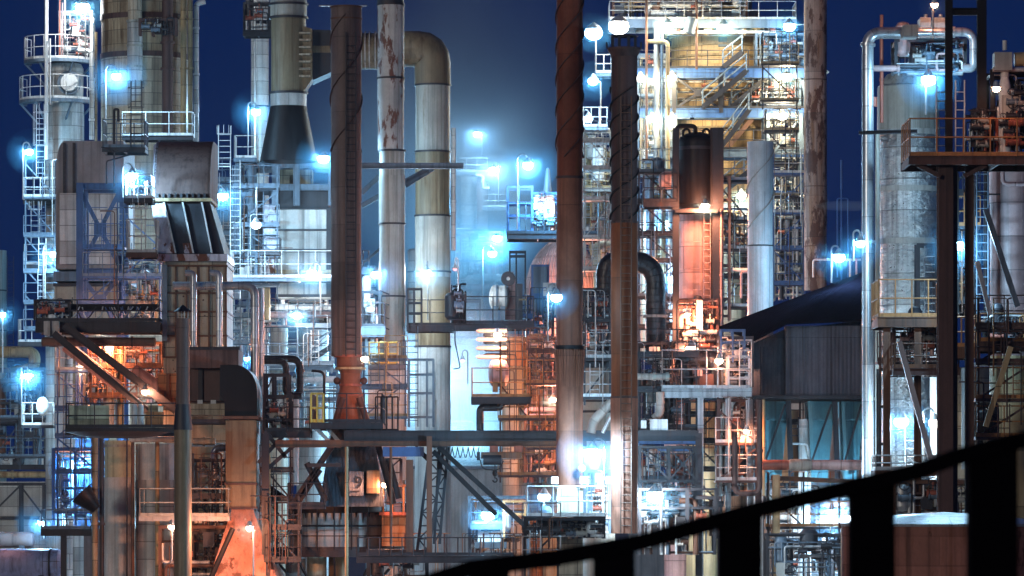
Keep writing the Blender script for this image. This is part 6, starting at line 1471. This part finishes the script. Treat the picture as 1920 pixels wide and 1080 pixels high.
# ================================================================ lamps
LB = [
 (155, 14, 232, 'W', 'very bright blue white lamp at top of slim tower', (160, 110), 300, 0.38, 'post'),
 (218, 143, 212, 'B', 'gooseneck lamp with thin pole before broad cream column', (198, 236), 410, 0.22, 'goose'),
 (55, 285, 231, 'B', 'gooseneck lamp left of grey duct housing', (43, 374), 213.2, 0.22, 'goose'),
 (248, 330, 183.9, 'B', 'lamp under an arched pole left of the hood', (230, 370), 280, 0.22, 'goose'),
 (100, 477, 231, 'B', 'gooseneck lamp at left edge of pale plate housing', (81, 560), 246, 0.22, 'goose'),
 (4, 590, 240, 'B', 'lamp cut by the left edge of the picture', (5, 700), 164, 0.20, 'post'),
 (52, 705, 228, 'B', 'gooseneck lamp above egg shaped white vessel', (40, 796), 410, 0.22, 'goose'),
 (193, 620, 187.2, 'S', 'pinkish sodium lamp under long dark platform', None, 220, 0.19, 'arm'),
 (205, 652, 186, 'S', 'hidden orange lamp glowing among pipes under platform', None, 220, 0.18, 'arm'),
 (150, 690, 190, 'S', 'small orange lamp on blue steelwork at left', (150, 760), 220, 0.15, 'post'),
 (272, 735, 183, 'S', 'white shaded lamp among orange lit pipes', None, 90, 0.16, 'arm'),
 (153, 870, 191, 'C', 'small blue lamp deep in blue steelwork at lower left', None, 700, 0.11, 'arm'),
 (77, 980, 190, 'B', 'small blue lamp above blue corner tank', (82, 1010), 246, 0.13, 'post'),
 (322, 988, 173, 'S', 'sodium lamp on bent rod left of rusty shaft', (305, 1055), 90, 0.15, 'arm'),
 (468, 990, 173, 'S', 'sodium lamp lighting the red flared base', (475, 1080), 420, 0.15, 'post'),
 (480, 210, 236, 'B', 'lamp on thin pole beside pale column and cyclone cone', (465, 300), 295.2, 0.25, 'goose'),
 (607, 298, 210, 'B', 'bright lamp at right end of grey beam under cyclone', None, 344.4, 0.27, 'arm'),
 (418, 368, 214, 'B', 'bright lamp right of the hood skirt', (398, 470), 262.4, 0.27, 'goose'),
 (480, 422, 214, 'B', 'lamp on white pole before dark blue duct', (481, 350), 295.2, 0.25, 'post'),
 (585, 512, 213, 'W', 'glaring white lamp before pale filter house', (601, 590), 260, 0.22, 'goose'),
 (557, 592, 222, 'W', 'lamp low below pale filter house among white pipes', None, 200, 0.22, 'arm'),
 (463, 673, 190, 'C', 'tiny blue lamp between silver downcomers and plenum', None, 120, 0.11, 'arm'),
 (705, 515, 200, 'B', 'lamp between brown stack and lower white duct', (690, 505), 262.4, 0.22, 'arm'),
 (695, 580, 200, 'B', 'small star like lamp on platform right of brown stack', None, 131.2, 0.13, 'arm'),
 (684, 673, 178, 'S', 'pink sodium lamp at the red lit stack foot', None, 80, 0.16, 'arm'),
 (800, 512, 211.5, 'W', 'glaring white lamp right against thick duct', (802, 600), 300, 0.22, 'goose'),
 (722, 909, 178.5, 'S', 'sodium lamp over the orange lit cabin', None, 60, 0.15, 'arm'),
 (895, 252, 325, 'B', 'lamp on top of white post on misty tower', (904, 290), 600, 0.29, 'post'),
 (925, 318, 322, 'B', 'lower lamp on white post over misty walkway', (935, 385), 600, 0.29, 'goose'),
 (990, 310, 229, 'B', 'big lamp on arched pole above dark blue platform', (970, 430), 426.4, 0.27, 'goose'),
 (1028, 385, 230.5, 'C', 'blue lamp among valves left of tall rust stack', None, 420, 0.22, 'arm'),
 (932, 447, 306, 'C', 'upper of two hazy lamps left of blue cage', None, 900, 0.31, 'arm'),
 (923, 476, 305, 'C', 'lower of two hazy lamps left of blue cage', (905, 600), 900, 0.31, 'goose'),
 (1043, 558, 166, 'B', 'star bright gooseneck lamp in front of tallest rust stack', (1027, 640), 106.6, 0.22, 'goose'),
 (933, 628, 197, 'S', 'pink sodium lamp above cooler tubes', None, 420, 0.18, 'arm'),
 (1037, 750, 198, 'S', 'sodium lamp between orange columns and tallest stack', None, 420, 0.15, 'arm'),
 (915, 966, 185, 'B', 'low work lamp on blue railed platform', (890, 982), 300, 0.29, 'arm'),
 (1020, 932, 172, 'B', 'work lamp left of white lit stack foot', (996, 968), 160, 0.25, 'arm'),
 (1111, 850, 166.5, 'B', 'large round lamp between the two rust stacks', (1134, 900), 760, 0.34, 'goose'),
 (1228, 930, 171, 'W', 'glaring lamp right of second stack foot', (1240, 1000), 260, 0.34, 'goose'),
 (1276, 930, 183, 'W', 'glaring lamp at foot of yellowish column', None, 260, 0.25, 'arm'),
 (1113, 62, 236.2, 'B', 'large spotlight left of stack cap', (1117, 136), 130, 0.49, 'post'),
 (1160, 50, 236.2, 'W', 'double spotlight directly above stack cap', (1160, 125), 130, 0.56, 'post'),
 (1252, 48, 237.6, 'Y', 'lamp under top reactor platform near silver riser', None, 165, 0.29, 'arm'),
 (1357, 52, 237.6, 'Y', 'bright lamp at centre under top reactor platform', None, 165, 0.34, 'arm'),
 (1480, 50, 237, 'B', 'lamp beside top of mottled rust column', (1508, 46), 130, 0.34, 'arm'),
 (1112, 152, 236.2, 'B', 'lamp on pole left of second stack top', (1126, 235), 131.2, 0.29, 'post'),
 (1201, 147, 237.6, 'Y', 'lamp just right of second stack under second platform', None, 60, 0.25, 'arm'),
 (1260, 146, 237.6, 'Y', 'lamp under second reactor platform near frame post', None, 165, 0.25, 'arm'),
 (1475, 144, 237.6, 'Y', 'lamp under right end of second reactor platform', None, 165, 0.31, 'arm'),
 (1103, 223, 236.2, 'B', 'gooseneck lamp on small platform left of second stack', (1094, 238), 131.2, 0.25, 'goose'),
 (1222, 222, 237.6, 'Y', 'lamp left of silver riser under third platform', None, 60, 0.22, 'arm'),
 (1260, 222, 237.6, 'Y', 'lamp right of silver riser under third platform', None, 165, 0.22, 'arm'),
 (1466, 218, 237.6, 'Y', 'lamp under right end of third reactor platform', None, 165, 0.29, 'arm'),
 (1390, 367, 237.5, 'Y', 'lamp left of plain grey chimney', None, 165, 0.27, 'arm'),
 (1250, 420, 201, 'B', 'lamp behind frame left of orange drum', None, 344.4, 0.25, 'arm'),
 (1262, 523, 199, 'B', 'lamp left of orange drum beside crinkled arch', None, 262.4, 0.25, 'arm'),
 (1322, 387, 194, 'S', 'sodium lamp under the dark domed vessel', None, 380, 0.19, 'arm'),
 (1297, 656, 179.5, 'S', 'big sodium lamp above the dark machine', None, 260, 0.27, 'arm'),
 (1348, 677, 178, 'S', 'smaller sodium lamp right of the dark machine', (1346, 727), 60, 0.17, 'post'),
 (1290, 590, 194, 'S', 'orange lamp hidden at foot of orange drum', None, 280, 0.11, 'arm'),
 (1400, 809, 176.5, 'S', 'small pink lamp hanging below machine platform', (1400, 750), 80, 0.12, 'post'),
 (1573, 483, 186, 'B', 'left of two gooseneck lamps above black shed roof', (1559, 530), 230, 0.27, 'goose'),
 (1613, 457, 159, 'B', 'lamp against very tall grey pipe', (1600, 490), 131.2, 0.18, 'goose'),
 (1741, 150, 160, 'B', 'bright lamp on orange post above rusty railing', (1736, 215), 344.4, 0.27, 'post'),
 (1752, 10, 161, 'S', 'sodium lamp on mast at top right tank', (1749, 66), 20, 0.13, 'post'),
 (1868, 167, 141, 'S', 'sodium lamp among valves at upper right', None, 9, 0.13, 'arm'),
 (1795, 460, 147, 'B', 'bright lamp between thick rusty column and orange post', (1789, 520), 311.6, 0.22, 'post'),
 (1690, 791, 160, 'B', 'left of two arched lamps before pale wall', (1668, 880), 300, 0.27, 'goose'),
 (1752, 793, 160, 'W', 'right of two arched lamps before pale wall', (1731, 880), 200, 0.22, 'goose'),
 (892, 824, 252, 'M', 'added mist lamp hidden behind monorail beam near hoist', None, 1500, 0.22, 'arm'),  # unseen lamp added to brighten the steam
 (812, 690, 256, 'M', 'added mist lamp hidden behind the thick duct', None, 1300, 0.22, 'arm'),  # also added, unseen, to light the steam
 (735, 640, 262, 'M', 'added mist lamp hidden behind lower white duct', None, 1500, 0.22, 'arm'),  # third unseen lamp added for the steam
 (1076, 590, 240, 'S', 'added sodium lamp hidden behind tallest rust stack by ribbed dome', None, 900, 0.17, 'arm'),  # unseen lamp added to throw pink light on the dome
 (1560, 960, 180, 'B', 'floodlight low behind black handrail', None, 480, 0.18, 'arm'),
 (1590, 970, 183, 'W', 'second floodlight low behind black handrail', None, 300, 0.16, 'arm'),
]
for px, py, d, k, l_, pole, pw, r_, st in LB:
    lamp(px, py, d, k, l_, pole, pw, r_, st)
def deadlamp(px, py, d, label, pole):
    t = lamp(px, py, d, 'S', label, pole, 0, .1, 'goose')
    for ch in t.children_recursive:
        if ch.name.startswith('lamp_globe'): ch.data.materials[0] = MAT['faint_red_glow']
deadlamp(853, 505, 205, 'unlit red capped gooseneck lamp beside thick duct', (859, 545))
deadlamp(867, 676, 206, 'unlit red capped lamp hanging in mist under walkway', (877, 720))

# ================================================================ black handrail close to the camera
h = T('foreground_handrail', 'out of focus black handrail rising across lower right corner', 'handrail', (0.3, 6, 10.8))
y = 6.0
curve = [(700, 1112), (760, 1090), (800, 1076), (880, 1050), (960, 1040), (1040, 1030), (1120, 1016), (1200, 1001), (1280, 979), (1340, 962), (1420, 940), (1520, 916), (1620, 892), (1720, 868), (1790, 842), (1860, 823), (1935, 804), (2100, 758)]
b = MB()
for (xa, ya), (xb, yb) in zip(curve, curve[1:]):
    b.hexa([(X(xa, y), y-.03, Z(ya+32, y)), (X(xb, y), y-.03, Z(yb+32, y)), (X(xb, y), y+.03, Z(yb+32, y)), (X(xa, y), y+.03, Z(ya+32, y))],
           [(X(xa, y), y-.03, Z(ya, y)), (X(xb, y), y-.03, Z(yb, y)), (X(xb, y), y+.03, Z(yb, y)), (X(xa, y), y+.03, Z(ya, y))])
b.build('top_rail', 'matt_black', h)
for xa, xb, yt in ((880, 955, 1062), (1112, 1190, 1024), (1346, 1428, 962), (1592, 1676, 902), (1816, 1905, 838)):
    MB().box(X(xa, y), X(xb, y), y-.025, y+.025, 10.62, Z(yt, y)).build('baluster', 'matt_black', h)
MB().box(-.6, 1.2, y-.05, y+.05, 10.52, 10.62).build('bottom_rail', 'matt_black', h)
wk = MB().box(-3, 3, -4, 6.6, 10.2, 10.52).build('viewing_path', 'concrete'); wk['kind'] = 'structure'
bk = MB().prism([(-8, 0), (8, 0), (3.2, 10.19), (-3.2, 10.19)], -6, 6.5).build('embankment', 'concrete'); bk['kind'] = 'structure'

# ================================================================ steam, haze and added lamp halos
def vol(name, col, dens, g, wisp=0):
    m = bpy.data.materials.new(name); m.use_nodes = True
    N = m.node_tree.nodes; N.clear()
    o = N.new('ShaderNodeOutputMaterial'); p = N.new('ShaderNodeVolumePrincipled')
    p.inputs['Color'].default_value = (*col, 1); p.inputs['Density'].default_value = dens; p.inputs['Anisotropy'].default_value = g
    m.node_tree.links.new(p.outputs[0], o.inputs['Volume'])
    if wisp:
        tc = N.new('ShaderNodeTexCoord'); mp = N.new('ShaderNodeMapping'); mp.inputs['Scale'].default_value = (wisp, wisp, wisp*.45)
        nz = N.new('ShaderNodeTexNoise'); nz.inputs['Scale'].default_value = 1; nz.inputs['Detail'].default_value = 3; nz.inputs['Distortion'].default_value = .6
        mr = N.new('ShaderNodeMapRange'); mr.inputs[1].default_value = .38; mr.inputs[2].default_value = .68; mr.inputs[3].default_value = dens*.25; mr.inputs[4].default_value = dens*2
        K = m.node_tree.links.new
        K(tc.outputs['Object'], mp.inputs[0]); K(mp.outputs[0], nz.inputs[0]); K(nz.outputs[0], mr.inputs[0])
        vm = N.new('ShaderNodeVectorMath'); vm.operation = 'DISTANCE'; vm.inputs[1].default_value = (.5, .5, .5); K(tc.outputs['Generated'], vm.inputs[0])
        fo = N.new('ShaderNodeMapRange'); fo.interpolation_type = 'SMOOTHSTEP'; fo.inputs[1].default_value = .5; fo.inputs[2].default_value = .12; K(vm.outputs['Value'], fo.inputs[0])
        mu = N.new('ShaderNodeMath'); mu.operation = 'MULTIPLY'; K(mr.outputs[0], mu.inputs[0]); K(fo.outputs[0], mu.inputs[1]); K(mu.outputs[0], p.inputs['Density'])
    MAT[name] = m
vol('haze_air', (.86, .93, 1), .00016, .3)
vol('steam_thick', (.9, .96, 1), .05, .3, .22)
vol('steam_thin', (.9, .96, 1), .018, .3, .09)
vol('steam_jet', (.8, .97, 1), .14, .2)
def steam(cx, cy, wx, wy, d, dep, m, sub=None):
    c = P(cx, cy, d); b = MB()
    rx, rz = S(wx, d)/2, S(wy, d)/2
    n, q = 28, 16
    vs = []; fs = []
    for j in range(q+1):
        th = math.pi*j/q
        for i in range(n):
            ph = 2*math.pi*i/n
            vs.append((c.x + rx*math.sin(th)*math.cos(ph), c.y + dep/2*math.sin(th)*math.sin(ph), c.z + rz*math.cos(th)))
    for j in range(q):
        for i in range(n):
            fs.append((j*n+i, (j+1)*n+i, (j+1)*n+(i+1) % n, j*n+(i+1) % n))
    b.add(vs, fs, None, True)
    o = b.build('steam', m); o['kind'] = 'stuff'; return o
steam(840, 740, 460, 420, 262, 34, 'steam_thick')
steam(830, 690, 330, 360, 240, 18, 'steam_thick')
steam(880, 560, 420, 460, 322, 34, 'steam_thick')
steam(920, 420, 380, 330, 322, 46, 'steam_thin')
steam(760, 300, 620, 620, 300, 60, 'steam_thin')
steam(800, 160, 800, 960, 312, 60, 'steam_thin')
steam(560, 640, 320, 240, 242, 16, 'steam_thin')
steam(1588, 386, 120, 20, 226, .9, 'steam_jet')
vol('halo_thin', (.18, .62, 1), .02, .35); vol('halo_core', (.3, .72, 1), .045, .35)
mb = MB(); mc = MB(); done = []
for L_ in LB:                                    # bluish vapour balls added to imitate lamp halos
    if not L_[6] or L_[8] == 'none' or 'hidden' in L_[4]: continue
    c = P(L_[0], L_[1], L_[2]); r_ = (min(1.6, .85 + .0016*L_[6]) if L_[3] != 'S' else .7) * (L_[2]/200)**.5
    if any((c-q).length < r_+k+.02 for q, k in done): continue
    done.append((c, r_)); mb.sphere(c, r_, 20, 14); mc.sphere(c, r_*.48, 16, 10)
o = mb.build('mist', 'halo_thin'); o['kind'] = 'stuff'  # outer halo glow round the lamps, added as a thin volume
o = mc.build('mist', 'halo_core'); o['kind'] = 'stuff'  # inner halo glow, added as a denser volume
hz = MB().box(-190, 190, -12, 420, -1, 62).build('haze', 'haze_air', org=(0, 200, -1)); hz['kind'] = 'stuff'
